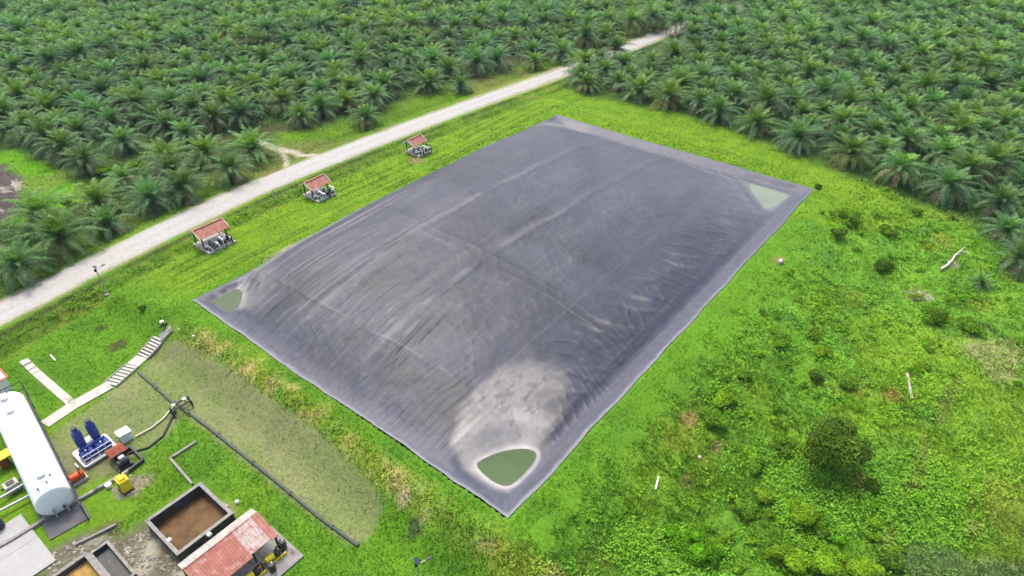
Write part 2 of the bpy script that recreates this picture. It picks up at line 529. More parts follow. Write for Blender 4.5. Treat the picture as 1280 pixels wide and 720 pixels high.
def cover_z(u, v):
    dr, dl, dn, df = u, LU - u, v, LV - v
    def side(d, dep, wd, d0, k):
        return -dep * ss(0, wd, d), 1 - np.exp(-np.maximum(d - d0, 0) / k)
    a, A = side(dr, .45, 2.4, 1.8, 11.5); b, B = side(dl, .10, 1.0, .2, 2.8)
    c, C = side(dn, .22, 2.0, .4, 9.5); d, D = side(df, .60, 2.6, 2.6, 8.5)
    z = np.maximum.reduce([a, b, c, d]) if False else -np.minimum.reduce([-a + 0 * u, 9 + 0 * u])
    dist = np.stack([dr, dl, dn, df]); tr = np.stack([a, b, c, d])
    wgt = np.exp(-np.maximum(dist, 0) / 1.3); z = (tr * wgt).sum(0) / wgt.sum(0)
    bul = 5.2 * A * B * C * D
    z = z + bul
    # two low ridges with ballast lines run the length of the cover, one across
    for uu in (31.4, 21.6):
        z = z + .09 * np.exp(-((u - uu - .5 * np.sin(v / 11) - (fbm(v, v * 0 + uu, 6, 3, 2) - .5) * 1.2) / .6) ** 2) * ss(4, 9, v) * (1 - ss(60, 68, v))
    for q in (7.4, 24.0, 41.0, 57.0):
        z = z + .03 * np.exp(-((v - q - .5 * np.sin(u / 8)) / .25) ** 2) * ss(4, 8, u) * (1 - ss(38, 44, u))
    # folds running down the long direction from the near and left edges
    wob = (fbm(u, v, 7, 21, 3) - .5)
    fan = u + (v - 2) * .16 * np.sin((u - 30) / 14) + wob * 1.1
    f1 = ridge(fan * 2.1 + 1.3 * np.sin(fan * .7)) + .5 * ridge(fan * 4.7 + 1.3 + wob * 3)
    m1 = ss(12, 22, u) * ss(.8, 3.0, v) * (1 - ss(9, 22 + 8 * wob, v))
    z = z + .10 * f1 * m1 * (.15 + 1.6 * fbm(u * 1.6, v * .5, 4, 25, 2) ** 1.5)
    fl = u + .045 * (v - 3) + wob * .7
    f2 = ridge(fl * 2.1 + .9 * np.sin(fl * 1.7)) + .5 * ridge(fl * 4.4 + 2)
    m2 = ss(30, 38, u) * (1 - ss(44.6, 45.8, u)) * ss(1.5, 5, v) * (1 - ss(22, 42, v))
    z = z + .20 * f2 * m2 * (.2 + 1.5 * fbm(u * 1.6, v * .35, 4, 27, 2) ** 1.5)
    f3 = ridge((v * .9 + u * .55 + wob * 4) * 1.5 + 1.2 * np.sin(v * .33)) + .5 * ridge((v + u * .4) * 3.1 + wob * 3)
    m3 = ss(2.2, 4.0, u) * (1 - ss(6.5, 11, u)) * ss(10, 18, v) * (1 - ss(66, 69, v))
    z = z + .10 * f3 * m3 * (.3 + 1.3 * fbm(u, v, 4, 29, 2))
    z = z + .07 * np.exp(-((u - v * .9) / .14) ** 2) * (1 - ss(3.2, 4.4, u + v))
    z = z + (fbm(u, v, 3.2, 61, 4) - .5) * .20 * ss(1, 4, np.minimum.reduce([dr, dl, dn, df]))
    # fine creases that run out square to every edge, and long slack ones across the middle
    w1 = fbm(u, v, 5, 81, 3) - .5; w2 = fbm(u, v, 2.2, 83, 2)
    z = z + .085 * ridge(u * 4.1 + v * .25 + w1 * 5) * (1 - ss(3, 12, v)) * ss(.3, 1.2, v) * ss(6, 10, u) * w2 * 1.6
    z = z + .10 * ridge(v * 2.9 - u * .9 + w1 * 12) * (1 - ss(4, 10, u)) * ss(.8, 2.4, u) * w2 ** 2 * 2.2
    z = z + .06 * ridge(u * 2.2 + w1 * 2.4) * (1 - ss(2.2, 3.4, u)) * ss(.5, 1.2, u) * w2 * 1.6
    z = z + .070 * ridge(v * 3.3 + u * .5 + w1 * 6) * (1 - ss(2, 7, LU - u)) * ss(.3, 1.0, LU - u) * ss(24, 34, v) * w2 * 1.5
    z = z + .08 * ridge(u * 2.6 + v * .6 + w1 * 12) * (1 - ss(4, 9, LV - v)) * ss(1.5, 3.2, LV - v) * w2 ** 2 * 2.6
    z = z + .030 * ridge(u * 1.3 - v * 1.9 + w1 * 9) * w2 * ss(8, 14, u) + .028 * ridge(u * 2.3 + v * .7 + w1 * 9) * w2
    for k, P in POOLS.items():
        s_ = poly_sd(u, v, P)
        t = (1 - ss(0, 2.6, -s_)) * ss(.2, 1.3, np.minimum.reduce([dr, dl, dn, df]))
        z = z + (POOL_Z[k] + np.clip(s_ * -.09, -.3, .35) - z) * t
    edge = np.minimum.reduce([dr, dl, dn, df])
    z = z * ss(0, .5, edge) + .07 * (1 - ss(.15, .9, edge))
    return z


cu = np.linspace(0, LU, 370); cv = np.linspace(0, LV, 560)
CU, CV = np.meshgrid(cu, cv, indexing='xy')
# the rim is not a ruled line: it wanders by a hand or two
rimU = (fbm(CV, CV * 0 + 3, 6, 71, 5) - .5) * 1.4; rimV = (fbm(CU, CU * 0 + 8, 6, 73, 5) - .5) * 1.4
CZ = cover_z(CU, CV)
wu = (1 - CU / LU); wv = (1 - CV / LV)
UUd = CU + rimU * (.5 * np.exp(-CU / 1.5) + .8 * np.exp(-(LU - CU) / 1.5) * ss(2, 12, CV) + 0)
VVd = CV + rimV * (.6 * np.exp(-CV / 1.5) + .6 * np.exp(-(LV - CV) / 1.5))
cx = N0[0] + EU[0] * UUd + EV[0] * VVd; cy = N0[1] + EU[1] * UUd + EV[1] * VVd
CVT = np.stack([cx.ravel(), cy.ravel(), CZ.ravel()], 1)
idx = np.arange(CU.size).reshape(CU.shape)
Q = np.stack([idx[:-1, :-1], idx[1:, :-1], idx[1:, 1:], idx[:-1, 1:]], -1).reshape(-1, 4)
u, v = CU.ravel(), CV.ravel()
n2 = fbm(u, v, 4, 101); n3 = fbm(u, v, 1.1, 103, 3); n1 = fbm(u, v, 13, 105)
base = np.array([.038, .046, .068]); dark = np.array([.034, .036, .043]); dust = np.array([.37, .355, .34]); liner = np.array([.088, .094, .128])
cc = np.zeros((len(u), 3)) + base
cc = lerp(cc, np.array([.029, .035, .050]), ss(.4, .65, n1) * .9)
cc = lerp(cc, np.array([.053, .061, .085]), ss(.55, .75, fbm(u, v, 9, 107)) * .7)
cc = lerp(cc, dark, ss(.5, .7, fbm(u, v, 6, 111)) * .8 * (1 - ss(14, 30, v)))
# washed band along the anchor trench
ed = np.minimum.reduce([u, LU - u + 1.8, v, LV - v])
ed2 = np.minimum.reduce([u, LV - v, np.hypot(np.maximum(u - 1, 0), np.maximum(v - 1, 0)) - 1.5 + 99 * (v > 9)])
cc = lerp(cc, liner, (1 - ss(1.6, 2.8, ed2 + (n2 - .5) * 1.2)) * .6)
cc = lerp(cc, liner * .9, (1 - ss(.2, 4.5, np.minimum(v, LU - u + .3) + (n2 - .5) * 3)) * .8)
cc = lerp(cc, np.array([.20, .205, .235]), (1 - ss(.12, .45, ed + (n3 - .5) * .3)) * .8)
cc = lerp(cc, np.array([.035, .035, .045]), np.exp(-((ed - 2.9 - (n2 - .5)) / .16) ** 2) * .5)  # shade of the crease inside the band, painted into the colour
es = np.minimum(u, LV - v)
cc = lerp(cc, np.array([.062, .066, .092]), ss(.6, 1.1, es) * (1 - ss(1.8, 2.7, es + (n2 - .5) * .8)) * ss(6, 12, v) * .75)
# welds and ballast lines hold pale dust
for q in np.arange(3.4, 46, 7.0):
    cc = lerp(cc, dust * .55, np.exp(-((u - q) / .10) ** 2) * .16)
for uu in (31.4, 21.6):
    cc = lerp(cc, dust * .75, np.exp(-((u - uu - .5 * np.sin(v / 11) - (fbm(v, v * 0 + uu, 6, 3, 2) - .5) * 1.2) / .4) ** 2) * .24 * ss(4, 9, v) * (1 - ss(60, 68, v)) * ss(.3, .6, n2))
for q, s_ in ((7.4, .22), (22.5, .16), (41.0, .09), (57, .09)):
    cc = lerp(cc, dust, np.exp(-((v - q - .5 * np.sin(u / 8) - (fbm(u, u * 0 + q, 5, 7, 2) - .5) * .8) / .10) ** 2) * s_ * ss(4, 8, u) * (1 - ss(30, 36, u)) * ss(.35, .6, n2))
# mud dried where rain ponded: near corner fan, right-hand trough, far trough, corners
FAN = [(8.9, 2.6), (10.9, 5.6), (11.8, 9.5), (10.6, 14.0), (8.0, 17.5), (5.0, 18.4), (3.0, 16.0), (2.5, 9.8), (2.2, 7.0), (1.7, 5.0), (1.6, 2.2), (3.0, 1.5), (6.3, 1.4)]
sf = poly_sd(u, v, FAN)
kf = ss(-.15, .9 + .13 * v, sf + (n2 - .5) * 2.6 * ss(3, 8, u + v - 5))
cc = lerp(cc, dust * .52, np.clip(kf * (.80 + .35 * ss(.35, .6, n3)) * (1 - .45 * ss(9, 17, v)), 0, 1))
cc = lerp(cc, dust * .84, kf * (1 - ss(1.5, 5.5, np.maximum(-poly_sd(u, v, POOLS['near']), 0) + (n2 - .5) * 2)) * .8)
cc = lerp(cc, dark, kf * ss(.60, .68, fbm(u * 1.5, v * .8, .9, 171, 3)) * ss(5, 9, v) * .4)
kn = poly_sd(u, v, POOLS['near'])
cc = lerp(cc, np.array([.42, .41, .385]), np.exp(-((kn + .24) / .2) ** 2) * .6)
kt = np.exp(-((u - 5.6 - (n2 - .5) * 2.4) / 1.5) ** 2) * ss(9, 16, v) * (1 - ss(50, 66, v))
cc = lerp(cc, dust * .8, kt * ss(.42, .66, fbm(u + v * .3, v, 3.0, 121)) * (.06 + .55 * ridge((v * .9 + u * .55 + (fbm(u, v, 7, 21, 3) - .5) * 4) * 1.5 + 1.2 * np.sin(v * .33) + .25)))
kt = np.exp(-((LV - v - 3.6 - (n2 - .5) * 1.2) / .55) ** 2) * ss(4, 8, u) * (1 - ss(42, 45, u))
cc = lerp(cc, dust * 1.05, kt * ss(.46, .56, fbm(u, v, 3.0, 123)) * .85)
for k, rr in (('left', 2.4), ('right', 3.6)):
    s_ = poly_sd(u, v, POOLS[k])
    cc = lerp(cc, dust * .9, np.exp(-(np.maximum(-s_, 0) / rr) ** 1.5) * .85 * ss(.22, .5, n2 * .6 + n3 * .4) * ss(2.0, 2.8, ed))
s_ = np.hypot(LU - u - 5, LV - v - 4.4)
cc = lerp(cc, np.array([.42, .42, .36]), (1 - ss(2.0, 5.5, s_ + (n2 - .5) * 3.0)) * .75)
# streaky dry silt in the folds near the near edge
kt = ss(14, 22, u) * (1 - ss(36, 42, u)) * ss(3.5, 6, v) * (1 - ss(11, 17, v))
cc = lerp(cc, np.array([.038, .040, .044]), kt * ss(.40, .60, fbm(u * 1.6, v * .8, 4, 127)) * .6)
cc = lerp(cc, np.array([.13, .135, .145]), kt * ss(.63, .74, fbm(u * 3.2, v * .7, 2.2, 129)) * .55)
cc = lerp(cc, np.array([.11, .11, .12]), ss(.58, .7, fbm(u * 1.6, v * .45, 3.0, 131)) * .2)
cc = lerp(cc, np.array([.078, .088, .115]), ss(24, 66, v) * .7)  # sky sheen painted in: the sheet pales towards the far end
cl_ = ss(28, 38, u) * (1 - ss(44.8, 45.8, u)) * ss(1.5, 5, v) * (1 - ss(18, 34, v))
fl_ = u + .045 * (v - 3) + (fbm(u, v, 7, 21, 3) - .5) * .7
cc = lerp(cc, np.array([.27, .275, .30]), cl_ * ridge(fl_ * 2.1 + .9 * np.sin(fl_ * 1.7)) * ss(.35, .6, fbm(u * 1.6, v * .35, 4, 27, 2)) * .55)  # bluish highlights painted along the crests of the left-hand folds
cc *= (.9 + .2 * n3)[:, None]
M_cover = mat('hdpe_sheet', rough=.50, spec=.32, attr='tint', noise=(1.3, .86, 1.1), bump=(2.2, .25, .08))
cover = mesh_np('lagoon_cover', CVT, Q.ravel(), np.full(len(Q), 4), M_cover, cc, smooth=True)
tag(cover, 'huge grey plastic sheet stretched over the rectangular lagoon, wrinkled, with muddy corners', 'lagoon cover')

M_pool = mat('algae_water', (.042, .088, .026), rough=.18, spec=.2, noise=(.6, .8, 1.15, (.075, .12, .04), 1.1, .60))
M_pool2 = mat('silty_water', (.17, .21, .15), rough=.15, spec=.4, noise=(.5, .9, 1.1))
M_pool3 = mat('olive_water', (.060, .095, .042), rough=.18, spec=.25, noise=(.5, .9, 1.1))
for k, P in POOLS.items():
    P = np.array(P); c_ = P.mean(0)
    ring = []
    for i in range(len(P)):
        a, b = P[i], P[(i + 1) % len(P)]
        for t in (0,): ring.append(a + (b - a) * t)
    ring = [c_ + (p - c_) * 1.02 for p in ring]
    me = MB(); vs = [(*W(*p), POOL_Z[k] + .006) for p in ring]
    me.add(vs, [tuple(range(len(vs)))])
    o = me.build('puddle_water', {'near': M_pool, 'left': M_pool3, 'right': M_pool2}[k])
    if (o.data.polygons[0].normal.z < 0): o.data.flip_normals()
    tag(o, kind='structure')

# ------------------------------------------------------------------ oil palms
def frond_arrays(L, elev, droop, tint, seed, npair=24, leaf=0.85, wid=.05):
    """one frond in the x-z plane from the origin: arched rib with drooping leaflets"""
    r = np.random.default_rng(seed)
    n = npair; t = np.linspace(.10, 1, n)
    ang = elev - droop * t ** 1.35
    ds = L / n
    px_ = np.cumsum(np.cos(ang) * ds); pz_ = np.cumsum(np.sin(ang) * ds)
    V, F, C = [], [], []
    def quad(a, b, c, d, col):
        k = len(V); V.extend([a, b, c, d]); F.append((k, k + 1, k + 2, k + 3)); C.extend([col] * 4)
    side_sway = r.normal(0, .10)
    for i in range(n):
        p = np.array([px_[i], side_sway * t[i] ** 2 * L * .5, pz_[i]])
        tx = np.array([math.cos(ang[i]), 0, math.sin(ang[i])]); nz_ = np.array([-math.sin(ang[i]), 0, math.cos(ang[i])])
        ll = leaf * (math.sin(math.pi * (0.14 + .80 * t[i])) ** .8) * r.uniform(.85, 1.12)
        for s in (-1, 1):
            up = r.uniform(-.05, .40)
            d = tx * (.45 + .5 * t[i]) + np.array([0, s, 0]) * .95 + nz_ * up
            d /= np.linalg.norm(d)
            mid = p + d * ll * .55
            e = d * .8 + np.array([0, 0, -.75]); e /= np.linalg.norm(e)
            tip = mid + e * ll * .5
            wv = tx * wid
            col = tint * r.choice([r.uniform(.55, .9), r.uniform(.9, 1.2), r.uniform(1.2, 1.7)])
            quad(p - wv * .6, p + wv * .6, mid + wv, mid - wv, col)
            k = len(V); V.extend([mid - wv, mid + wv, tip]); F.append((k, k + 1, k + 2)); C.extend([col] * 3)
    rib = np.array([.16, .17, .05])
    for i in range(0, n - 2, 2):
        a = np.array([px_[i], side_sway * t[i] ** 2 * L * .5, pz_[i] + .02]); b = np.array([px_[i + 2], side_sway * t[i + 2] ** 2 * L * .5, pz_[i + 2] + .02])
        wv = np.array([0, .06 * (1 - t[i] * .8), 0])
        quad(a - wv, a + wv, b + wv, b - wv, rib)
    return np.array(V), F, np.array(C)


def palm_crown(seed, L=4.6, nf=40, hue=(1, 1, 1)):
    r = np.random.default_rng(seed)
    Vs, Fs, Cs, k = [], [], [], 0
    young, mature, old, dead = np.array([.155, .30, .045]), np.array([.074, .195, .058]), np.array([.125, .165, .095]), np.array([.24, .20, .12])
    for i in range(nf):
        q = i / (nf - 1)                                   # 0 = spear, 1 = lowest skirt
        el = math.radians(88 - 98 * q ** .95 + r.normal(0, 7))
        dr = math.radians(30 + 66 * min(q * 1.2, 1) + r.normal(0, 10))
        ln = L * (.50 + .55 * min(q * 2.2, 1)) * r.uniform(.9, 1.08)
        tint = young + (mature - young) * min(q * 2.6, 1)
        if q > .62: tint = mature + (old - mature) * min((q - .62) / .3, 1)
        if q > .84 and r.random() < .5: tint = dead
        tint = tint * np.array(hue) * r.uniform(.8, 1.2)
        v, f, c = frond_arrays(ln, el, dr, tint, r.integers(1 << 30), npair=22)
        az = i * 2.39996 + r.normal(0, .18)
        ca, sa = math.cos(az), math.sin(az)
        off = .22 * (.4 + q)
        x, y = v[:, 0] + off, v[:, 1]
        v = np.stack([x * ca - y * sa, x * sa + y * ca, v[:, 2] - .5 * q], 1)
        Vs.append(v); Cs.append(c); Fs += [tuple(j + k for j in g) for g in f]; k += len(v)
    return np.concatenate(Vs), Fs, np.concatenate(Cs)


M_frond = mat('palm_leaflets', rough=.48, spec=.30, attr='tint', sub=.22)
n_, l_ = M_frond.node_tree.nodes, M_frond.node_tree.links
oi = n_.new('ShaderNodeObjectInfo'); hs = n_.new('ShaderNodeHueSaturation'); at_ = [q for q in n_ if q.type == 'ATTRIBUTE'][0]
mr_ = n_.new('ShaderNodeMapRange'); mr_.inputs['To Min'].default_value = .78; mr_.inputs['To Max'].default_value = 1.25
l_.new(oi.outputs['Random'], mr_.inputs['Value']); l_.new(mr_.outputs[0], hs.inputs['Value']); l_.new(at_.outputs['Color'], hs.inputs['Color'])
for q in n_:
    if q.type == 'BSDF_PRINCIPLED': l_.new(hs.outputs[0], q.inputs['Base Color'])
    if q.type == 'BSDF_TRANSLUCENT': l_.new(hs.outputs[0], q.inputs['Color'])
M_ptrunk = mat('palm_bark', (.12, .095, .065), rough=.95, spec=.1, noise=(6, .6, 1.3))
HUES = [(1, 1, 1), (.9, 1.0, 1.15), (1.15, 1.08, .8), (.85, .95, 1.2), (1.05, 1.1, 1.0), (.95, .9, .95), (1.3, 1.15, .75), (.9, 1.05, 1.3), (1.0, 1.0, 1.1), (1.1, 1.0, .9), (.8, .9, 1.0), (1.25, 1.2, .9)]
CROWNS, CRAW = [], []
for i in range(12):
    a, f, c = palm_crown(100 + i, L=3.95 + .25 * (i % 4), nf=42 + (i % 4) * 4, hue=HUES[i])
    CRAW.append((a, f, c))
    o = mesh_np('crown', a, [j for g in f for j in g], [len(g) for g in f], M_frond, c, link=False)
    CROWNS.append(o.data); bpy.data.objects.remove(o)
tm = MB(); r_ = random.Random(3)
tm.tube([(0, 0, -.4), (0, 0, .3), (0, 0, 1.6), (0, 0, 2.9), (0, 0, 3.4)], [.55, .48, .42, .50, .34], 12)
for i in range(46):                                          # old frond bases on the stem
    a = i * 2.4; z_ = .5 + i * .058
    tm.box((math.cos(a) * .48, math.sin(a) * .48, z_), (.28, .14, .10), rz=a, ry=-.9)
o = tm.build('trunk', M_ptrunk); TRUNK = o.data; bpy.data.objects.remove(o)

PALM_PROTO = []
for i in range(8):
    root = bpy.data.objects.new('oil_palm', None)
    PALM_PROTO.append(root)
GP = 'oil palms of the plantation'


def make_palm(x, y, i, s, rz, label, group=GP, th=3.2):
    root = bpy.data.objects.new('oil_palm', None); COL.objects.link(root)
    root.empty_display_size = .5
    root.location = (x, y, hz(x, y)); root.rotation_euler = (0, 0, rz); root.scale = (s, s, s)
    t = bpy.data.objects.new('trunk', TRUNK); t.parent = root; COL.objects.link(t); t.scale = (1, 1, th / 3.2)
    c = bpy.data.objects.new('crown', CROWNS[i]); c.parent = root; COL.objects.link(c); c.location = (0, 0, th)
    tag(root, label, 'palm tree', group)
    return root


for o in PALM_PROTO: bpy.data.objects.remove(o)
# hand-set palms: pixel of the crown's heart in the photograph
HAND = [(18, 322), (70, 288), (126, 262), (45, 258), (182, 232), (224, 222), (285, 203), (252, 178), (205, 185), (150, 165), (312, 172), (92, 150),
        (100, 190), (30, 150), (398, 122), (352, 118), (455, 132), (420, 85), (535, 92), (482, 72), (575, 92), (622, 66), (590, 60), (668, 66),
        (728, 84), (752, 66), (772, 62), (722, 70), (735, 92), (775, 90), (800, 102), (758, 78), (838, 110), (878, 118), (900, 128), (948, 142), (1000, 162), (1068, 180), (1108, 175), (1130, 200), (1190, 222), (1212, 205), (1258, 240), (1290, 215)]
pts = []


def far_from(x, y, dmin, lst): return all((x - a) ** 2 + (y - b) ** 2 > dmin * dmin for a, b, *_ in lst)


for (px, py) in HAND:
    x = y = 0
    zc = 2.0
    for _ in range(6):
        x, y = GZ(px, py, zc); zc = hz(x, y) + 3.4
    pts.append((x, y, 'hand'))
sp = 5.95
rr = random.Random(5)
cand = []
for i in range(-60, 80):
    for j in range(-60, 80):
        uu = 20 + i * sp + (j % 2) * sp / 2 + rr.uniform(-.9, .9); v2 = 40 + j * sp * .866 + rr.uniform(-.9, .9)
        x, y = W(uu, v2)
        if y < 40 or y > 232: continue
        px, py = pix(x, y, 2)
        if px < -70 or px > 1350: continue
        cand.append((x, y))
ca = np.array(cand)
sl = poly_sd(ca[:, 0], ca[:, 1], FOREST_L); sr = poly_sd(ca[:, 0], ca[:, 1], FOREST_R)
sc_ = poly_sd(ca[:, 0], ca[:, 1], CLEARING); uu_, vv_ = uv_of(ca[:, 0], ca[:, 1])
rdist = np.abs(uu_ - road_u(vv_)); sside = line_d(ca[:, 0], ca[:, 1], SIDE)
for k, (x, y) in enumerate(cand):
    if max(sl[k], sr[k]) < 1.5 or sc_[k] > -1.5 or rdist[k] < (3.6 if (vv_[k] > 92) else 5.6) or sside[k] < 4: continue
    if 111 < vv_[k] < 131 and -10 < uu_[k] - road_u(vv_[k]) < 0: continue
    if not far_from(x, y, 4.9, pts[:len(HAND)]): continue
    pts.append((x, y, 'row'))
for v2, du in ((96, -3.6), (101.5, -3.2), (107, -3.5), (133, -3.2), (139, -3.4), (146, -3), (137, 3.4), (99, 4.6), (153, -2.5), (160, -2)):
    x, y = W(float(road_u(v2)) + du, v2)
    pts = [p for p in pts if (p[0] - x) ** 2 + (p[1] - y) ** 2 > 12]
    pts.append((x, y, 'row'))
pts.sort(key=lambda p: math.hypot(p[0], p[1]))
PALMS_XY = pts
far_raw = []
for n_, (x, y, kd) in enumerate(pts):
    i = rr.randrange(12); s = rr.choice((rr.uniform(.9, 1.1), rr.uniform(.9, 1.1), rr.uniform(.72, 1.22))); rz = rr.uniform(0, 6.28)
    if n_ < 292:
        uu, v2 = uv_of(x, y)
        left = uu > road_u(v2)
        dfe = float(max(poly_sd(np.array([x]), np.array([y]), FOREST_L)[0], poly_sd(np.array([x]), np.array([y]), FOREST_R)[0]))
        front = dfe < 6.5
        if left and front: lb = 'oil palm in the outermost row left of the pale road, beside its grass verge'
        elif left: lb = 'green oil palm inside the dense plantation left of the pale road'
        elif front: lb = 'oil palm in the outermost row facing the lawn on the lagoon\'s far side'
        else: lb = 'green oil palm inside the dense plantation right of the pale road'
        gr = ('outer row palms ' if front else 'inner palms ') + ('left of the road' if left else 'right of the road')
        make_palm(x, y, i, s, rz, lb, gr, th=rr.uniform(1.3, 2.6))
    else:
        far_raw.append((x, y, i, s, rz))
print('palms', len(pts), 'far', len(far_raw))
# the rest, far off, one mass
Vs, Fl, Sz, Cs, k = [], [], [], [], 0
fl_cache = [(np.concatenate([np.array(g) for g in f]), np.array([len(g) for g in f])) for _, f, _ in CRAW]
for (x, y, i, s, rz) in far_raw:
    a, _, c = CRAW[i]; ca_, sa_ = math.cos(rz) * s, math.sin(rz) * s
    Vs.append(np.stack([a[:, 0] * ca_ - a[:, 1] * sa_ + x, a[:, 0] * sa_ + a[:, 1] * ca_ + y, a[:, 2] * s + hz(x, y) + 3.2 * s], 1))
    Cs.append(c); Fl.append(fl_cache[i][0] + k); Sz.append(fl_cache[i][1]); k += len(a)
if Vs:
    o = mesh_np('distant_palms', np.concatenate(Vs), np.concatenate(Fl), np.concatenate(Sz), M_frond, np.concatenate(Cs))
    tag(o, 'far rows of oil palms merging into one green mass along the top edge', 'palm plantation', kind='stuff')

# young palms standing free in the meadow at the right
for (px, py, s, i, lb) in ((1225, 356, .42, 4, 'small young oil palm alone in the meadow right of the lagoon'),
                           (1268, 338, .85, 5, 'low oil palm at the right edge, nearest to the camera of the plantation'),
                           (1253, 300, .75, 3, 'oil palm set forward of the plantation edge, above the pale fallen branch'),
                           (1190, 275, .22, 6, 'tiny yellowish palm seedling at the plantation edge, right of the lagoon')):
    x, y = G(px, py); make_palm(x, y, i, s, px * .7, lb, None, th=1.0 if s < .5 else 2.2)

# ------------------------------------------------------------------ grass, weeds, bushes
M_grass = mat('grass_blades', rough=.8, spec=.05, attr='tint', sub=.25)


def tufts(name, x, y, h, col, blades=5, wid=.05, spread=.14, seed=0):
    r = np.random.default_rng(seed); n = len(x)
    z = hgt(x, y) - .03
    az = r.uniform(0, 6.28, (n, blades)); rad = r.uniform(0, spread, (n, blades)); ln = h[:, None] * r.uniform(.6, 1.15, (n, blades))
    lean = r.uniform(.15, .8, (n, blades))
    bx = x[:, None] + np.cos(az) * rad; by = y[:, None] + np.sin(az) * rad
    wx, wy = -np.sin(az) * wid, np.cos(az) * wid
    p0 = np.stack([bx - wx, by - wy, z[:, None] + 0 * bx], -1); p1 = np.stack([bx + wx, by + wy, z[:, None] + 0 * bx], -1)
    p2 = np.stack([bx + np.cos(az) * ln * lean, by + np.sin(az) * ln * lean, z[:, None] + ln * np.sqrt(1 - lean ** 2 * .8)], -1)
    V = np.stack([p0, p1, p2], 2).reshape(-1, 3)
    c = np.repeat(col[:, None, :], blades, 1) * r.uniform(.85, 1.18, (n, blades, 1))
    C = np.repeat(c.reshape(-1, 3), 3, 0)
    o = mesh_np(name, V, np.arange(len(V)), np.full(len(V) // 3, 3), M_grass, C)
    return o


def scatter(n, seed):
    """spots over the ground the photograph sees, thinner with distance"""
    r = np.random.default_rng(seed)
    px = r.uniform(-40, 1320, n); py = r.uniform(60, 760, n) ** 1.0
    dx, dy = (px - 640) / FPX, (360 - py) / FPX
    rz = -math.sin(PITCH) + dy * math.cos(PITCH); ry = math.cos(PITCH) + dy * math.sin(PITCH)
    z = np.full(n, -1.0)
    for _ in range(8):
        t = (z - CAM_H) / rz; z = hgt(dx * t, ry * t)
    return dx * t, ry * t


x, y = scatter(190000, 21)
u, v = uv_of(x, y)
ok = ~((u > -.3) & (u < LU + .3) & (v > -.3) & (v < LV + .3)) & (np.abs(u - road_u(v)) > 3.3)
ok &= (line_d(x, y, SIDE) > .8) & (poly_sd(x, y, HEAP) < .5)
NOGRASS = []                            # footprints of slabs and basins (u0,u1,v0,v1)
NOGRASS += [(18.4, 25.2, -18.9, -11.8), (11.5, 19.0, -20.5, -11.2), (26.3, 52, -27, -17.3)]
for a in NOGRASS: ok &= ~((u > a[0]) & (u < a[1]) & (v > a[2]) & (v < a[3]))
terr = np.maximum(poly_sd(x, y, TERRACE), poly_sd(x, y, TERR2)) > 0
ok &= ~(terr & (RNG.random(len(x)) < .8))
rub = poly_sd(x, y, RUBBLE) > 0
ok &= ~(rub & (RNG.random(len(x)) < .85))
STAIRLINE = PP((55, 532), (92, 507), (140, 480), (172, 452), (215, 407))
WALKLINE = PP((28, 449), (96, 508))
ok &= (line_d(x, y, STAIRLINE) > 1.15) & (line_d(x, y, WALKLINE) > .8)
x, y, u, v = x[ok], y[ok], u[ok], v[ok]
col = ground_rgb(x, y)
tall = ss(2.5, 7, -u) * .17 + ss(-.5, 1, poly_sd(x, y, SCRUB)) * .10
h = (.12 + tall * (.4 + fbm(x, y, 3, 141))) * RNG.uniform(.7, 1.3, len(x))
h *= 1 + .5 * (np.hypot(x, y) > 90)
g = tufts('grass', x, y, h, col * 1.3, blades=4, wid=.05, seed=5)
tag(g, kind='stuff')

M_leaf = mat('broad_leaves', rough=.7, spec=.08, attr='tint', sub=.25)


def leaf_cloud(cent, rad, n, size, tint, seed, lumps=7, up=.5, zmin=.05):
    """n leaf faces spread through the shells of several lumps"""
    r = np.random.default_rng(seed)
    L = []
    for i in range(lumps):
        d = r.normal(0, 1, 3); d /= np.linalg.norm(d); d[2] = abs(d[2]) * .8
        f = r.uniform(.25, .85)
        L.append((np.array(cent) + d * np.array(rad) * f, np.array(rad) * r.uniform(.22, .55), r.uniform(.65, 1.35)))
    k = r.integers(0, lumps, n)
    C0 = np.array([l[0] for l in L])[k]; R0 = np.array([l[1] for l in L])[k]; T0 = np.array([l[2] for l in L])[k]
    d = r.normal(0, 1, (n, 3)); d /= np.linalg.norm(d, axis=1)[:, None]
    P = C0 + d * R0 * (r.uniform(.35, 1.12, n) ** .6)[:, None]
    keep = P[:, 2] > zmin; P, d, T0 = P[keep], d[keep], T0[keep]; n = len(P)
    nr = d * .7 + r.normal(0, .5, (n, 3)) + np.array([0, 0, up]); nr /= np.linalg.norm(nr, axis=1)[:, None]
    a = np.cross(nr, r.normal(0, 1, (n, 3))); a /= np.linalg.norm(a, axis=1)[:, None]; b = np.cross(nr, a)
    s = (size * r.uniform(.6, 1.35, n))[:, None]
    V = np.stack([P - a * s, P - b * s * .45, P + a * s, P + b * s * .45], 1).reshape(-1, 3)
    c = np.array(tint)[None] * (T0 * r.uniform(.7, 1.35, n))[:, None]
    c = c * (1 + np.array([.35, .12, -.1])[None] * (r.random(n) < .2)[:, None])
    return V, np.repeat(c, 4, 0)


def quads(name, V, C, m, parent=None):
    return mesh_np(name, V, np.arange(len(V)), np.full(len(V) // 4, 4), m, C, parent)


M_stem = mat('woody_stem', (.13, .095, .06), rough=.9, spec=.1)


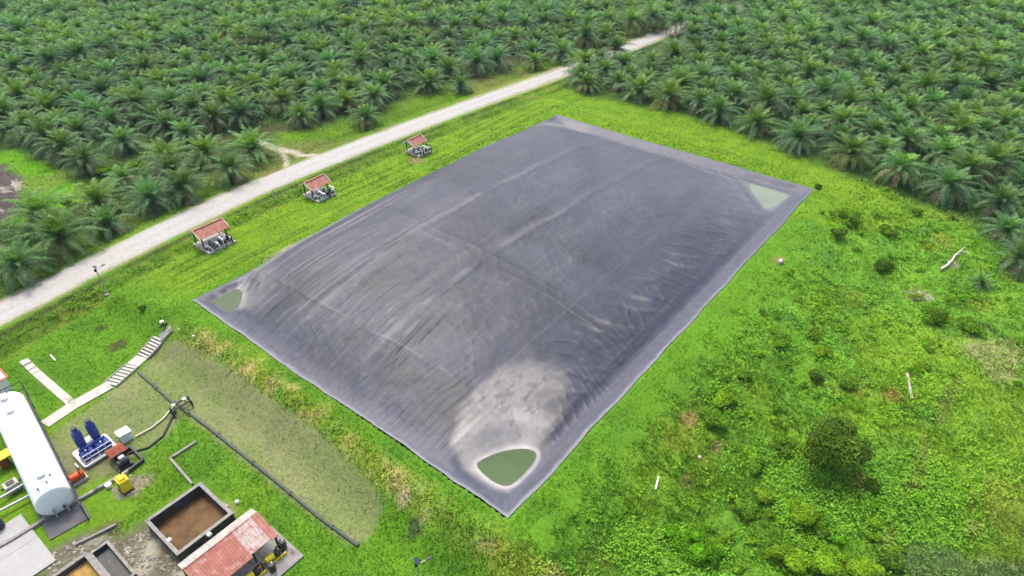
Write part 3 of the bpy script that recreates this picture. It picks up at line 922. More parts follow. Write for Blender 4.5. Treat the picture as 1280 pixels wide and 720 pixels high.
def bush(name, label, cat, px, py, rad, hgt_, n, size, tint, seed, lumps=7, group=None, stem=True):
    """px,py = the foot of the bush in the photograph"""
    x, y = G(px, py)
    t = thing(name, label, cat, (x, y, hz(x, y)), 0, group)
    V, C = leaf_cloud((0, 0, hgt_ * .52), (rad, rad, hgt_ * .56), n, size, tint, seed, lumps)
    quads('crown', V, C, M_leaf, t)
    if stem:
        m = MB(); r = random.Random(seed)
        m.tube([(0, 0, -.2), (.05, .02, hgt_ * .25), (0, .05, hgt_ * .5)], [.05 * hgt_, .04 * hgt_, .025 * hgt_], 7)
        for i in range(5):
            a = r.uniform(0, 6.28)
            m.tube([(0, 0, hgt_ * .2), (math.cos(a) * rad * .3, math.sin(a) * rad * .3, hgt_ * .5), (math.cos(a) * rad * .6, math.sin(a) * rad * .6, hgt_ * .72)],
                   [.025 * hgt_, .018 * hgt_, .008 * hgt_], 5)
        m.build('trunk', M_stem, t)
    return t


DG, MG, LG, YG, VG = (.070, .155, .014), (.105, .235, .016), (.17, .33, .016), (.17, .34, .018), (.12, .34, .012)
bush('round_tree', 'dark green round tree standing alone in the meadow right of the lagoon', 'tree', 1042, 590, 3.1, 4.9, 17000, .15, (.082, .165, .016), 1, lumps=18)
BUSHES = [(1000, 650, 1.6, 1.7, LG, 'light green rounded bush just below the dark round tree'),
          (868, 690, 1.5, 1.4, VG, 'vivid green bush left of the others at the bottom right'),
          (985, 706, 1.5, 1.6, LG, 'left bush of the bright hedge-like clump at the bottom right edge'),
          (1030, 716, 1.7, 1.7, YG, 'middle bush of the bright hedge-like clump at the bottom right edge'),
          (1075, 722, 1.5, 1.5, LG, 'right bush of the bright hedge-like clump at the bottom right edge'),
          (945, 585, 1.1, 1.0, MG, 'green bush in the meadow left of the dark round tree'),
          (978, 562, 1.2, 1.1, MG, 'green bush touching the dark round tree on its left side'),
          (890, 530, 1.3, 1.2, MG, 'green bush beside the brownish bare patch right of the lagoon'),
          (905, 505, 1.1, 1.0, LG, 'light green bush above the brownish bare patch right of the lagoon'),
          (1088, 612, .8, .8, DG, 'small dark bush at the lower right foot of the dark round tree'),
          (1058, 482, 1.1, .9, MG, 'green bush in the meadow above the dark round tree'),
          (1020, 474, .9, .9, DG, 'small dark bush left of the one above the dark round tree'),
          (1128, 512, .5, .5, MG, 'tiny green bush below the thin pale plank in the meadow'),
          (1062, 276, 1.4, 1.3, MG, 'green bush nearest the lagoon\'s right corner, upper of two'),
          (1108, 292, 1.3, 1.1, MG, 'green bush on the bank right of the lagoon\'s right corner'),
          (1045, 296, 1.2, 1.2, DG, 'dark bush below the lagoon\'s right corner, on the bank'),
          (1145, 268, .9, .8, MG, 'small bush on the lawn near the plantation front row'),
          (1105, 340, 1.4, 1.2, DG, 'dark green bush in the upper middle of the right meadow'),
          (1165, 398, 1.6, 1.2, MG, 'broad low bush below the dry pale patch on the right'),
          (1210, 412, 1.5, 1.2, MG, 'broad low bush beside the drain on the right'),
          (1030, 444, 1.2, .9, LG, 'light low bush in the middle of the right meadow'),
          (975, 430, 1.1, .9, MG, 'mid green low bush halfway along the lagoon\'s right side'),
          (930, 470, .9, .8, MG, 'low bush close to the lagoon\'s right edge'),
          (1150, 462, 1.0, .8, LG, 'light bush above the thin pale plank in the meadow'),
          (1022, 235, .6, .5, DG, 'tiny dark shrub on the lawn beyond the lagoon\'s right corner'),
          (178, 388, .6, .5, DG, 'small dark shrub on the grass left of the lagoon\'s left corner'),
          (130, 218, 1.3, 1.4, LG, 'bright bush in the glade left of the road'),
          (170, 212, 1.5, 1.5, LG, 'bright bush among the palms left of the road, right end of the glade'),
          (85, 262, 1.3, 1.2, MG, 'bush at the lower side of the glade left of the road'),
          (1110, 706, 1.0, .9, DG, 'dark bush at the bottom end of the meadow foot track'),
          (930, 640, 1.1, .9, MG, 'green bush in the weeds left of the light rounded bush'),
          (955, 625, .9, .8, LG, 'pale green small bush up against the light rounded bush'),
          (1022, 662, 1.0, .9, MG, 'darker bush tucked right of the light rounded bush'),
          (840, 668, .8, .7, VG, 'small vivid bush beside the larger vivid green one')]
for i, (px, py, rad, hh, tint, lb) in enumerate(BUSHES):
    bush('bush', lb, 'bush', px, py, rad, hh, int(2000 * rad * rad) + 500, .10, tint, 40 + i, lumps=9)

# rank low scrub growing together into one uneven cover
xs, ys = scatter(5000, 99); us, vs_ = uv_of(xs, ys)
pxy = [pix(a_, b_, -1.5) for a_, b_ in zip(xs, ys)]
dn = np.array([max(math.exp(-(((p[0] - cx_) / rx_) ** 2 + ((p[1] - cy_) / ry_) ** 2)) for cx_, cy_, rx_, ry_ in
     ((1000, 680, 130, 60), (1090, 300, 90, 55), (930, 560, 70, 80), (1180, 400, 70, 35), (1060, 470, 60, 40), (880, 660, 40, 40), (1030, 420, 80, 50), (1240, 420, 50, 40))) for p in pxy])
okk = (RNG.random(len(xs)) < dn * .42) & (us < -3) & (poly_sd(xs, ys, FOREST_R) < -1)
Vs, Cs = [], []
for k, (a_, b_) in enumerate(zip(xs[okk], ys[okk])):
    rad = RNG.uniform(.3, .85); hh = rad * RNG.uniform(.7, 1.1)
    tn = [MG, LG, LG, YG, VG, LG][RNG.integers(0, 6)]
    V_, C_ = leaf_cloud((0, 0, hh * .5), (rad, rad, hh * .6), int(420 * rad * rad) + 120, .085, tn, 900 + k, 5)
    V_ = V_ + np.array([a_, b_, hz(a_, b_)]); Vs.append(V_); Cs.append(C_)
print('scrub', len(Vs))
o = quads('scrub', np.concatenate(Vs), np.concatenate(Cs), M_leaf); tag(o, kind='stuff')

# low weeds: nobody could count them
x, y = scatter(26000, 77)
u, v = uv_of(x, y)
dens = ss(3.5, 8, -u) * ss(.50, .62, fbm(x, y, 6, 201)) + .06 * ss(2, 6, -u)
dens += .4 * ss(-.3, .8, poly_sd(x, y, SCRUB)) * ss(.46, .6, fbm(x, y, 2.5, 203))
dens += .8 * ss(-6.8, -6.0, u - road_u(v)) * (1 - ss(-4.2, -3.5, u - road_u(v))) * ss(.42, .6, fbm(x, y, 4, 205)) * ss(-20, -10, v)
dens *= 1 - .9 * (np.maximum(poly_sd(x, y, FOREST_L), poly_sd(x, y, FOREST_R)) > 0)
dens *= 1 - (poly_sd(x, y, GREYPATCH) > 0) * .5
ok = (RNG.random(len(x)) < dens) & ~((u > -.6) & (u < LU + .6) & (v > -.6) & (v < LV + .6))
x, y = x[ok], y[ok]
print('weeds', len(x))
base_c = ground_rgb(x, y)
z = hgt(x, y)
nl = 16; n = len(x)
r = np.random.default_rng(3)
sz = r.uniform(.7, 1.5, n) * (1 + .3 * fbm(x, y, 8, 208))
P = np.stack([x, y, z], 1)[:, None, :] + r.normal(0, 1, (n, nl, 3)) * np.array([.22, .22, .12]) * sz[:, None, None]
P[..., 2] = np.maximum(P[..., 2], (z + .02)[:, None]) + .16 * sz[:, None]
nr = r.normal(0, .55, (n, nl, 3)) + np.array([0, 0, 1]); nr /= np.linalg.norm(nr, axis=-1)[..., None]
a = np.cross(nr, r.normal(0, 1, (n, nl, 3))); a /= np.linalg.norm(a, axis=-1)[..., None]; b = np.cross(nr, a)
s = (r.uniform(.06, .13, (n, nl)) * sz[:, None])[..., None]
Vw = np.stack([P - a * s, P - b * s * .5, P + a * s, P + b * s * .5], 2).reshape(-1, 3)
inS = (poly_sd(x, y, SCRUB) > -.6)[:, None]
wc = base_c * np.where(inS, 1.2, .95) + np.where(inS, .35, 1.0) * np.array([.085, .20, .014]) * .75 * r.uniform(.75, 1.3, n)[:, None]
wc = wc[:, None, :] * r.uniform(.82, 1.2, (n, nl, 1))
o = quads('weeds', Vw, np.repeat(wc.reshape(-1, 3), 4, 0), M_leaf)
tag(o, kind='stuff')

# ------------------------------------------------------------------ materials of the built things
M_conc = mat('pale_concrete', (.46, .44, .39), .9, .2, noise=(1.5, .8, 1.12, (.26, .24, .18), 1.1, .60))
M_conc2 = mat('weathered_concrete', (.27, .26, .24), .9, .2, noise=(2.2, .7, 1.15, (.11, .10, .08), 1.6, .58))
M_dark = mat('dark_steel', (.035, .037, .042), .55, .4)
M_black = mat('black_pipe', (.03, .034, .033), .5, .4)
M_greypipe = mat('grey_green_pipe', (.085, .10, .085), .6, .3, noise=(3, .7, 1.25))
M_white = mat('white_paint', (.80, .81, .82), .45, .4, noise=(1.2, .93, 1.03))
M_tank = mat('tank_paint', (.90, .92, .94), .42, .45, noise=(.9, .95, 1.03, (.62, .63, .62), .8, .66))
M_galv = mat('galvanised_steel', (.42, .43, .43), .45, .4, metal=.5)
M_blue = mat('blue_paint', (.022, .050, .24), .4, .45, noise=(4, .8, 1.2))
M_red = mat('orange_red_paint', (.62, .075, .018), .5, .4, noise=(5, .8, 1.15))
M_yellow = mat('yellow_paint', (.78, .60, .015), .5, .4, noise=(5, .85, 1.1))
M_roof = mat('faded_red_roof', (.36, .15, .115), .85, .12, noise=(1.3, .75, 1.2, (.44, .27, .23), 1.7, .55))
M_tile = mat('brown_orange_roof', (.40, .19, .145), .85, .12, noise=(2.2, .7, 1.25, (.26, .11, .07), 2.5, .56))
M_roofpale = mat('pale_roof_sheet', (.50, .40, .37), .8, .15, noise=(5, .6, 1.2, (.38, .19, .16), 2.0, .52))
M_ridge = mat('cream_flashing', (.66, .58, .50), .7, .3)
M_wood = mat('weathered_wood', (.42, .37, .29), .85, .2, noise=(6, .7, 1.2))
M_sludge = mat('brown_water', (.10, .052, .016), .6, .2, noise=(1.4, .6, 1.4, (.13, .07, .022), .7, .50))
M_scum = mat('yellow_scum', (.40, .25, .06), .7, .3, noise=(2.2, .5, 1.3, (.12, .10, .05), 1.6, .56))
M_glass = mat('dark_panel', (.012, .016, .04), .2, .5)
M_orange = mat('rust_red', (.30, .075, .045), .75, .2, noise=(4, .7, 1.3))


def at(u, v, dz=0.0):
    x, y = W(u, v); return (x, y, hz(x, y) + dz)


def place(name, label, cat, u, v, dz=0.0, group=None, z=None, rz=0.0):
    x, y, zz = at(u, v, dz)
    return thing(name, label, cat, (x, y, zz if z is None else z), AV + rz, group)
# in these frames local x runs with v (along the lagoon), local y with u (towards the road)


# --- three open sheds with circulation pumps beside the road
def pump_shed(label, u, v, lx, ly, roof_h, seed):
    t = place('pump_shed', label, 'shed', u, v, 0, None)
    r = random.Random(seed)
    MB().box((0, 0, .08), (lx + .3, ly + 1.5, .34), b=.03).build('floor_slab', M_conc, t)
    ry = .65                             # the roof stands over the roadside half of the slab
    for sx in (-1, 1):
        for sy in (-1, 1):
            MB().box((sx * (lx / 2 - .15), ry + sy * (ly / 2 - .2), roof_h / 2 + .2), (.13, .13, roof_h)).build('post', M_dark, t)
    rf = MB(); e = .28
    prof = [(-ly / 2 - e, roof_h + .02), (0, roof_h + .85), (ly / 2 + e, roof_h + .02)]
    n = int(lx / .28)
    for a, b in zip(prof[:-1], prof[1:]):
        for i in range(n):
            x0 = -lx / 2 - .25 + (lx + .5) * i / n; x1 = x0 + (lx + .5) / n; xm = (x0 + x1) / 2
            y0, y1 = a[0] + ry, b[0] + ry
            for (xa, za, xb, zb) in ((x0, 0, xm, .05), (xm, .05, x1, 0)):
                rf.add([(xa, y0, a[1] + za), (xb, y0, a[1] + zb), (xb, y1, b[1] + zb), (xa, y1, b[1] + za),
                        (xa, y0, a[1] + za - .04), (xb, y0, a[1] + zb - .04), (xb, y1, b[1] + zb - .04), (xa, y1, b[1] + za - .04)],
                       [(0, 1, 2, 3), (7, 6, 5, 4), (0, 4, 5, 1), (2, 6, 7, 3), (1, 5, 6, 2), (0, 3, 7, 4)])
    ro = rf.build('roof', M_tile, t)
    MB().box((0, ry, roof_h + .90), (lx + .6, .28, .07), b=.02).build('ridge_cap', M_tile, ro)
    for sx in (-1, 1):
        m = MB()
        for a, b in zip(prof[:-1], prof[1:]):
            L = math.hypot(b[0] - a[0], b[1] - a[1]); an = math.atan2(b[1] - a[1], b[0] - a[0])
            m.box((sx * (lx / 2 + .30), ry + (a[0] + b[0]) / 2, (a[1] + b[1]) / 2 - .02), (.08, L, .24), rx=an)
        m.build('barge_board', M_ridge, ro)
    return t


def pump(label, u, v, seed, group, small=1.0, rz=0.0):
    t = place('circulation_pump', label, 'pump', u, v, .25, group, rz=rz)
    k = small
    MB().box((0, 0, .09 * k), (1.25 * k, .55 * k, .18 * k), b=.02).build('base_frame', M_dark, t)
    MB().lathe([(0, .05), (.02, .26 * k), (.55 * k, .26 * k), (.57 * k, .10)], (-.58 * k, 0, .48 * k), (1, 0, .48 * k), 14).build('motor', M_white, t, True)
    m = MB(); m.lathe([(0, .10), (.02, .32 * k), (.26 * k, .32 * k), (.28 * k, .12)], (.15 * k, 0, .46 * k), (1, 0, .46 * k), 16)
    m.build('pump_housing', M_dark, t, True)
    MB().tube([(.29 * k, 0, .7 * k), (.29 * k, 0, 1.15 * k), (.29 * k, -.12, 1.3 * k), (.29 * k, -1.3 * k, 1.3 * k), (.29 * k, -1.42 * k, 1.2 * k), (.29 * k, -1.45 * k, .05)], .11 * k, 8).build('pipe', M_white if seed % 2 else M_dark, t, True)
    return t


SHEDS = [((271, 306), 3.6, 2.3, 1.8, 'nearest, largest red-roofed pump shed between road and lagoon, on a pale slab'),
         ((402, 245), 3.0, 2.2, 1.65, 'middle red-roofed pump shed of the three between road and lagoon'),
         ((525, 191), 2.5, 2.0, 1.55, 'farthest, smallest red-roofed pump shed between road and lagoon')]
names = ('nearest', 'middle', 'farthest')
for i, ((px, py), lx, ly, rh, lb) in enumerate(SHEDS):
    u0, v0 = uv_of(*G(px, py)); u0 += .4
    pump_shed(lb, u0, v0, lx, ly, rh, i)
    for j in range(3):
        pump('white and black pump on the slab of the %s red-roofed pump shed' % names[i], u0 - .75, v0 + (j - 1) * lx * .34, j + i, 'pumps of the %s shed' % names[i], .82, 0.0)
    for j in range(4):
        g_ = place('pipe_elbow', 'white pipe elbow standing at the edge of the %s pump shed slab' % names[i], 'pipe', u0 - 1.25, v0 + (j - 1.5) * lx * .27, .2, 'pipe elbows of the %s shed' % names[i])
        k_ = .7 + .15 * ((j * 7 + i) % 3)
        MB().tube([(0, 0, 0), (0, 0, .55 * k_), (.05, -.06, .68 * k_), (.1, -.45, .7 * k_), (.1, -.6, .6 * k_), (.1, -.62, -.1)], .085, 8).build('pipe_body', M_white if j != 2 else M_black, g_, True)
        MB().tube([(0, 0, .02), (0, 0, .08)], .16, 10).build('flange', M_galv, g_)
    t = place('valve_manifold', 'black pipe manifold with hand wheels at the lagoon side of the %s pump shed' % names[i], 'valve', u0 - 1.65, v0, .22)
    m = MB(); m.tube([(-lx * .48, 0, .30), (lx * .48, 0, .30)], .13, 8)
    m.build('header_pipe', M_black, t)
    for j in range(4):
        xx = -lx * .38 + j * lx * .26
        m = MB(); m.tube([(xx, 0, .3), (xx, 0, .75)], .05, 6); m.build('valve_stem', M_black, t)
        MB().tube([(xx, 0, .75), (xx, 0, .80)], .17, 10).build('hand_wheel', M_white if j % 2 else M_black, t)

# --- concrete stairway from the plant up to the lagoon's left corner
SP = [uv_of(*G(*p)) for p in ((56, 531), (92, 507), (138, 482), (166, 457), (178, 447), (200, 423), (214, 409))]
SZ = [hz(*W(*p)) for p in SP]
SZ[2] += .05
t = thing('stairway', 'pale concrete stairway climbing the bank to the lagoon\'s left corner', 'stairs', (*W(*SP[0]), SZ[0]), 0)
ox, oy = W(*SP[0]); oz = SZ[0]


def rel(uv, z, side):                    # point on the stair line, offset sideways, relative to the root
    return (uv[0], uv[1], z)


def seg_dir(a, b):
    A, B = np.array(W(*a)), np.array(W(*b)); d = B - A; L = np.hypot(*d); return A, d / L, L


def slab(a, za, b, zb, wd, th):
    A, d, L = seg_dir(a, b); n_ = np.array([-d[1], d[0]]) * wd / 2; B = A + d * L
    vs = []
    for p, z_ in ((A, za), (B, zb)):
        for s_ in (-1, 1):
            for dz in (0, -th): vs.append((p[0] + n_[0] * s_ - ox, p[1] + n_[1] * s_ - oy, z_ + dz - oz))
    return vs, [(0, 2, 6, 4), (1, 5, 7, 3), (0, 4, 5, 1), (2, 3, 7, 6), (0, 1, 3, 2), (4, 6, 7, 5)]


m = MB(); m.add(*slab(SP[0], SZ[0] + .08, SP[1], SZ[1] + .09, 1.35, .3)); m.add(*slab(SP[1], SZ[1] + .088, SP[2], SZ[2] + .10, 1.35, .3)); m.build('path_slab', M_conc, t)
m = MB(); m.add(*slab(SP[3], SZ[3] + .12, SP[4], SZ[4] + .12, 1.5, .35)); m.build('landing', M_conc, t)
m = MB(); m.add(*slab(SP[5], SZ[5] + .12, SP[6], SZ[6] + .10, 1.5, .35)); m.build('top_landing', M_conc2, t)
for (i0, i1, ns) in ((2, 3, 7), (4, 5, 7)):
    A, d, L = seg_dir(SP[i0], SP[i1]); za, zb = SZ[i0] + .10, SZ[i1] + .12
    for k in range(ns):
        c = A + d * L * (k + .5) / ns; z_ = za + (zb - za) * (k + 1) / ns - .02
        MB().box((c[0] - ox, c[1] - oy, z_ - oz - .3), (L / ns * .70, 1.45, .62), rz=math.atan2(d[1], d[0]), b=.02).build('step', M_conc, t)
    m = MB()
    for s_ in (-1, 1):
        n_ = np.array([-d[1], d[0]]) * .78 * s_
        p0, p1 = A + n_, A + d * L + n_
        m.box(((p0[0] + p1[0]) / 2 - ox, (p0[1] + p1[1]) / 2 - oy, (za + zb) / 2 - oz - .12), (L, .14, .34), rz=math.atan2(d[1], d[0]), ry=-math.atan2(zb - za, L))
    m.build('stringer', M_conc2, t)
t = thing('valve', 'small black valve with pipe stub at the top of the stairway', 'valve', (*G(205, 409), hz(*G(205, 409)) + .06), AV)
MB().tube([(-.5, 0, .25), (.5, 0, .25)], .13, 8).build('pipe_stub', M_black, t)
MB().tube([(0, 0, .25), (0, 0, .75)], .06, 6).build('valve_stem', M_black, t)
MB().tube([(0, 0, .75), (0, 0, .80)], .22, 12).build('hand_wheel', M_white, t)

# narrow concrete walk crossing the grass towards the stairs
A, B = G(29, 450), G(89, 504)
m = MB(); n_ = 11
for i in range(n_):
    t0, t1 = i / n_, (i + .97) / n_
    p = [A[0] + (B[0] - A[0]) * (t0 + t1) / 2, A[1] + (B[1] - A[1]) * (t0 + t1) / 2]
    L = math.hypot(B[0] - A[0], B[1] - A[1])
    sl_ = (hz(*B) - hz(*A)) / L
    m.box((p[0], p[1], hz(*p) + .02), (L * (t1 - t0), .82, .16), rz=math.atan2(B[1] - A[1], B[0] - A[0]), ry=-math.atan(sl_))
o = m.build('footpath', M_conc); tag(o, kind='structure')

# --- the pipe along the terrace with its junction
def pipe_run(name, label, pix_pts, r, material, cat='pipe', dz=.12, raise_=None):
    pts_ = []
    P = [G(*p) for p in pix_pts]
    for i in range(len(P) - 1):
        a, b = P[i], P[i + 1]; k = max(1, int(math.hypot(b[0] - a[0], b[1] - a[1]) / 1.2))
        for j in range(k):
            q = (a[0] + (b[0] - a[0]) * j / k, a[1] + (b[1] - a[1]) * j / k); pts_.append((*q, hz(*q) + dz))
    pts_.append((*P[-1], hz(*P[-1]) + dz))
    o_ = pts_[0]; t = thing(name, label, cat, o_)
    m = MB(); m.tube([(p[0] - o_[0], p[1] - o_[1], p[2] - o_[2]) for p in pts_], r, 8); m.build('pipe_body', material, t, True)
    for j in range(3, len(pts_) - 2, 4):   # sleepers under it, couplings on it
        p, q = pts_[j], pts_[j + 1]
        d = Vector(q) - Vector(p); d.normalize()
        c = Vector(p) - Vector(o_)
        MB().tube([c - d * .10, c + d * .10], r * 1.45, 8).build('coupling', material, t)
    return t


pipe_run('pipeline', 'long grey-green pipe lying along the edge of the khaki terrace', [(238, 518), (262, 536), (340, 598), (400, 648), (448, 683)], .15, M_greypipe)
pipe_run('pipeline', 'grey-green pipe running down from the stairway to the pipe junction', [(173, 466), (196, 486), (218, 506)], .13, M_greypipe)
pipe_run('pipeline', 'cream pipe curving from the pipe junction to the white cabinet', [(216, 510), (206, 523), (190, 536), (170, 547)], .11, mat('cream_pipe', (.55, .52, .36), .7, .2, noise=(2, .8, 1.1)))
pipe_run('pipeline', 'thin dark pipe from the pipe junction towards the blue blowers', [(220, 514), (212, 530), (204, 546), (186, 560), (160, 568)], .10, M_black)
ju = G(228, 512)
t = thing('pipe_junction', 'dark looped pipe junction with valves at the top end of the long pipe', 'pipe fitting', (*ju, hz(*ju)), AV)
for (dy, dx) in ((-.35, 0), (.35, .1)):
    MB().tube([(-1.0 + dx, dy, .05), (-1.0 + dx, dy, .65), (-.85 + dx, dy, .8), (.75 + dx, dy, .8), (.9 + dx, dy, .65), (.9 + dx, dy, .05)], .10, 8).build('pipe_loop', M_black, t, True)
MB().tube([(0, -1.3, .35), (0, 1.3, .35)], .11, 8).build('cross_pipe', M_greypipe, t)
for dx in (-.6, .5):
    MB().tube([(dx, .0, .5), (dx, 0, 1.1)], .05, 6).build('valve_stem', M_black, t)
    MB().tube([(dx, 0, 1.1), (dx, 0, 1.15)], .2, 10).build('hand_wheel', M_galv, t)

# low kerbs and ducts in the grass
def kerb(label, pts_, wd, h_, material, name='concrete_kerb', cat='kerb'):
    P = [G(*p) for p in pts_]; o_ = (*P[0], hz(*P[0])); t = thing(name, label, cat, o_)
    for a, b in zip(P[:-1], P[1:]):
        L = math.hypot(b[0] - a[0], b[1] - a[1]); z0, z1 = hz(*a), hz(*b)
        MB().box(((a[0] + b[0]) / 2 - o_[0], (a[1] + b[1]) / 2 - o_[1], (z0 + z1) / 2 - o_[2] + h_ / 2 - .1), (L, wd, h_ + .2), rz=math.atan2(b[1] - a[1], b[0] - a[0]), ry=-math.atan2(z1 - z0, L), b=.02).build('kerb_length', material, t)
    return t


kerb('L-shaped grey kerb on the lawn above the brown basin', [(246, 553), (213, 574), (241, 606)], .22, .22, M_conc2)
kerb('long dark kerb between the white tank\'s yard and the lawn', [(-30, 702), (20, 674), (66, 645), (110, 620), (150, 597), (164, 588)], .3, .3, M_conc2)
kerb('dark kerb loop around the small machinery yard right of the blue blowers', [(150, 572), (164, 561), (180, 577), (162, 591)], .2, .4, M_dark)
kerb('dark kerb beside the rubble above the lower left basin', [(95, 682), (116, 672), (146, 657)], .2, .25, M_conc2)

# --- plant yard: slabs
def slab_thing(name, label, u0, u1, v0, v1, z, th, material):
    t = thing(name, label, 'slab', (*W((u0 + u1) / 2, (v0 + v1) / 2), z), AV)
    lx, ly = abs(v1 - v0), abs(u1 - u0)
    nx_, ny_ = max(1, round(lx / 3)), max(1, round(ly / 3))
    m = MB()
    for i in range(nx_):
        for j in range(ny_):
            m.box((-lx / 2 + lx * (i + .5) / nx_, -ly / 2 + ly * (j + .5) / ny_, -th / 2), (lx / nx_ - .02, ly / ny_ - .02, th), b=.01)
    m.build('slab_panel', material, t)
    return t


ZP = -2.6
TANK_A, TANK_B = np.array(UV(9, 503, -.9)), np.array(UV(69, 627, -.9))
print('tank', TANK_A, TANK_B)
tl = TANK_B - TANK_A
TL = float(np.hypot(*tl)); tdir = math.atan2(tl[0], tl[1])          # angle in (x=v,y=u) frame
c = (TANK_A + TANK_B) / 2
t = thing('tank_pad', 'dark concrete pad under the white tank', 'slab', (*W(*c), ZP + .10), AV + tdir)
m = MB()
for k in range(6):
    L_ = (TL + 2.6) / 6
    m.box((-TL / 2 - .6 + L_ * (k + .5), 0, -.15), (L_ - .02, 3.1, .3), b=.01)
m.build('slab_panel', mat('dark_concrete', (.115, .115, .12), .85, .25, noise=(1.2, .7, 1.2)), t)
slab_thing('yard_pad', 'white concrete pad at the left edge, below the white tank', 26.6, 33.4, -30.5, -23.75, ZP + .14, .3, mat('white_concrete', (.36, .36, .35), .85, .2, noise=(.9, .88, 1.05)))
# white horizontal tank
c = (TANK_A + TANK_B) / 2
t = thing('storage_tank', 'long white cylindrical tank lying on the dark pad at the left edge', 'tank', (*W(*c), ZP + .1), AV + tdir)
RT = 1.42
prof = [(0, .02), (.02, .5), (.06, .9), (.12, 1.25), (.18, RT - .03), (.22, RT)]
full = prof + [(TL - q[0], q[1]) for q in reversed(prof)]
MB().lathe(full, (-TL / 2, 0, 1.5), (1, 0, 1.5), 40).build('tank_shell', M_tank, t, True)
for k in range(6):
    xx = -TL / 2 + .9 + (TL - 1.8) * k / 5
    MB().lathe([(0, RT + .008), (.06, RT + .008)], (xx, 0, 1.5), (xx + 1, 0, 1.5), 40).build('weld_band', M_white, t, True)
for k in (-.36, -.12, .12, .36):
    MB().box((k * TL, 0, .3), (.35, 2.3, .6), b=.03).build('saddle', M_conc2, t)
for k in (-.42, -.28, .36):
    MB().tube([(k * TL, 0, 2.85), (k * TL, 0, 3.15)], .30, 14).build('manhole', M_white, t)
    MB().tube([(k * TL, 0, 3.15), (k * TL, 0, 3.22)], .37, 14).build('manhole_lid', M_galv, t)
for (k, yy) in ((-.46, .5), (-.38, -.6), (.44, .2), (.46, -.7), (.40, .7)):
    MB().tube([(k * TL, yy * .8, 2.6), (k * TL, yy * .8, 3.2), (k * TL + .25, yy * .8, 3.27)], .07, 8).build('nozzle', M_dark, t)
m = MB()
m.tube([(TL / 2 - .15, -.4, 1.0), (TL / 2 + .15, -.4, 1.0), (TL / 2 + .2, -.4, .1)], .09, 8)
m.tube([(TL / 2 - .1, .5, .9), (TL / 2 + .15, .5, .9), (TL / 2 + .2, .5, .1)], .09, 8)
m.build('outlet_pipe', M_galv, t)
for (yy, zz) in ((.35, .7),):
    MB().tube([(TL / 2 - .1, yy, zz), (TL / 2 + .22, yy, zz)], .09, 10).build('end_nozzle', M_dark, t)


def railing(label, P, h_, material, nposts, midrails=1, name='steel_railing'):
    o_ = (*P[0], ZP + .1); t = thing(name, label, 'railing', o_)
    Q_ = [(p[0] - o_[0], p[1] - o_[1]) for p in P]
    for k in range(midrails + 1):
        z_ = h_ * (1 - k * .5)
        MB().tube([(q[0], q[1], z_) for q in Q_], .055, 8).build('rail', material, t)
    for a, b in zip(Q_[:-1], Q_[1:]):
        n = max(1, int(math.hypot(b[0] - a[0], b[1] - a[1]) / 1.9))
        for j in range(n + 1):
            MB().tube([(a[0] + (b[0] - a[0]) * j / n, a[1] + (b[1] - a[1]) * j / n, -.1), (a[0] + (b[0] - a[0]) * j / n, a[1] + (b[1] - a[1]) * j / n, h_)], .05, 6).build('post', material, t)
    return t


railing('dark steel frame along the right side and top end of the white tank',
        [GZ(100, 632, -.6), GZ(63, 555, -.6), GZ(25, 477, -.6), GZ(-10, 493, -.6)], 1.9, M_dark, 8, 1)
railing('light rail along the left side of the white tank', [GZ(52, 642, -1.6), GZ(22, 575, -1.6), GZ(10, 548, -1.6)], 1.1, M_galv, 5)
# piping left of the tank
for i, (pp, lb) in enumerate(((((-20, 640), (8, 625), (40, 606)), 'upper pale pipe left of the white tank'), (((-20, 655), (10, 640), (44, 622)), 'lower pale pipe left of the white tank'))):
    pipe_run('pipeline', lb, pp, .12, M_galv, dz=.55)
t = place('valve_box', 'pale box with dark pipes left of the white tank', 'valve box', *uv_of(*G(18, 612)))
MB().box((0, 0, .45), (1.1, .9, .9), b=.04).build('box_body', M_conc, t)
MB().tube([(-.8, .2, .5), (.8, .2, .5)], .1, 8).build('pipe_stub', M_dark, t)
MB().box((0, 0, .94), (.6, .5, .07)).build('lid', M_dark, t)
t = place('dosing_frame', 'yellow frame with small tank in the grass left of the white tank', 'frame', *uv_of(*G(8, 582)))
for sx in (-1, 1):
    for sy in (-1, 1): MB().box((sx * .7, sy * .5, .6), (.09, .09, 1.3)).build('post', M_yellow, t)
MB().box((0, 0, 1.25), (1.5, 1.1, .1)).build('top_deck', M_yellow, t)
MB().lathe([(0, .05), (.01, .4), (.8, .4), (.9, .2), (.92, .05)], (0, 0, .1), (0, 0, 1), 16).build('small_tank', M_orange, t, True)
t = place('drum', 'dark blue drum standing on the white pad at the left edge', 'drum', *uv_of(*GZ(-1, 659, ZP + .2)), z=ZP + .145)
MB().lathe([(0, .40), (.03, .43), (.30, .43), (.32, .45), (.34, .43), (.60, .43), (.62, .45), (.64, .43), (.92, .43), (.94, .40)], (0, 0, 0), (0, 0, 1), 20).build('drum_body', mat('navy_paint', (.02, .025, .055), .4, .4), t, True)
MB().tube([(.15, .1, .94), (.15, .1, .98)], .06, 8).build('bung', M_dark, t)
t = place('pump_house', 'small box with orange-red roof at the left edge above the white tank', 'hut', *uv_of(*G(-3, 487)))
MB().box((0, 0, .8), (2.0, 2.0, 1.7)).build('wall', M_white, t)
m = MB(); m.add([(-1.2, -1.2, 1.62), (1.2, -1.2, 1.62), (1.2, 1.2, 1.62), (-1.2, 1.2, 1.62), (0, 0, 1.5)], [(0, 1, 4), (1, 2, 4), (2, 3, 4), (3, 0, 4), (3, 2, 1, 0)]); m.build('roof', M_red, t)
MB().box((-1.01, 0, .75), (.06, .8, 1.4)).build('door', M_galv, t)

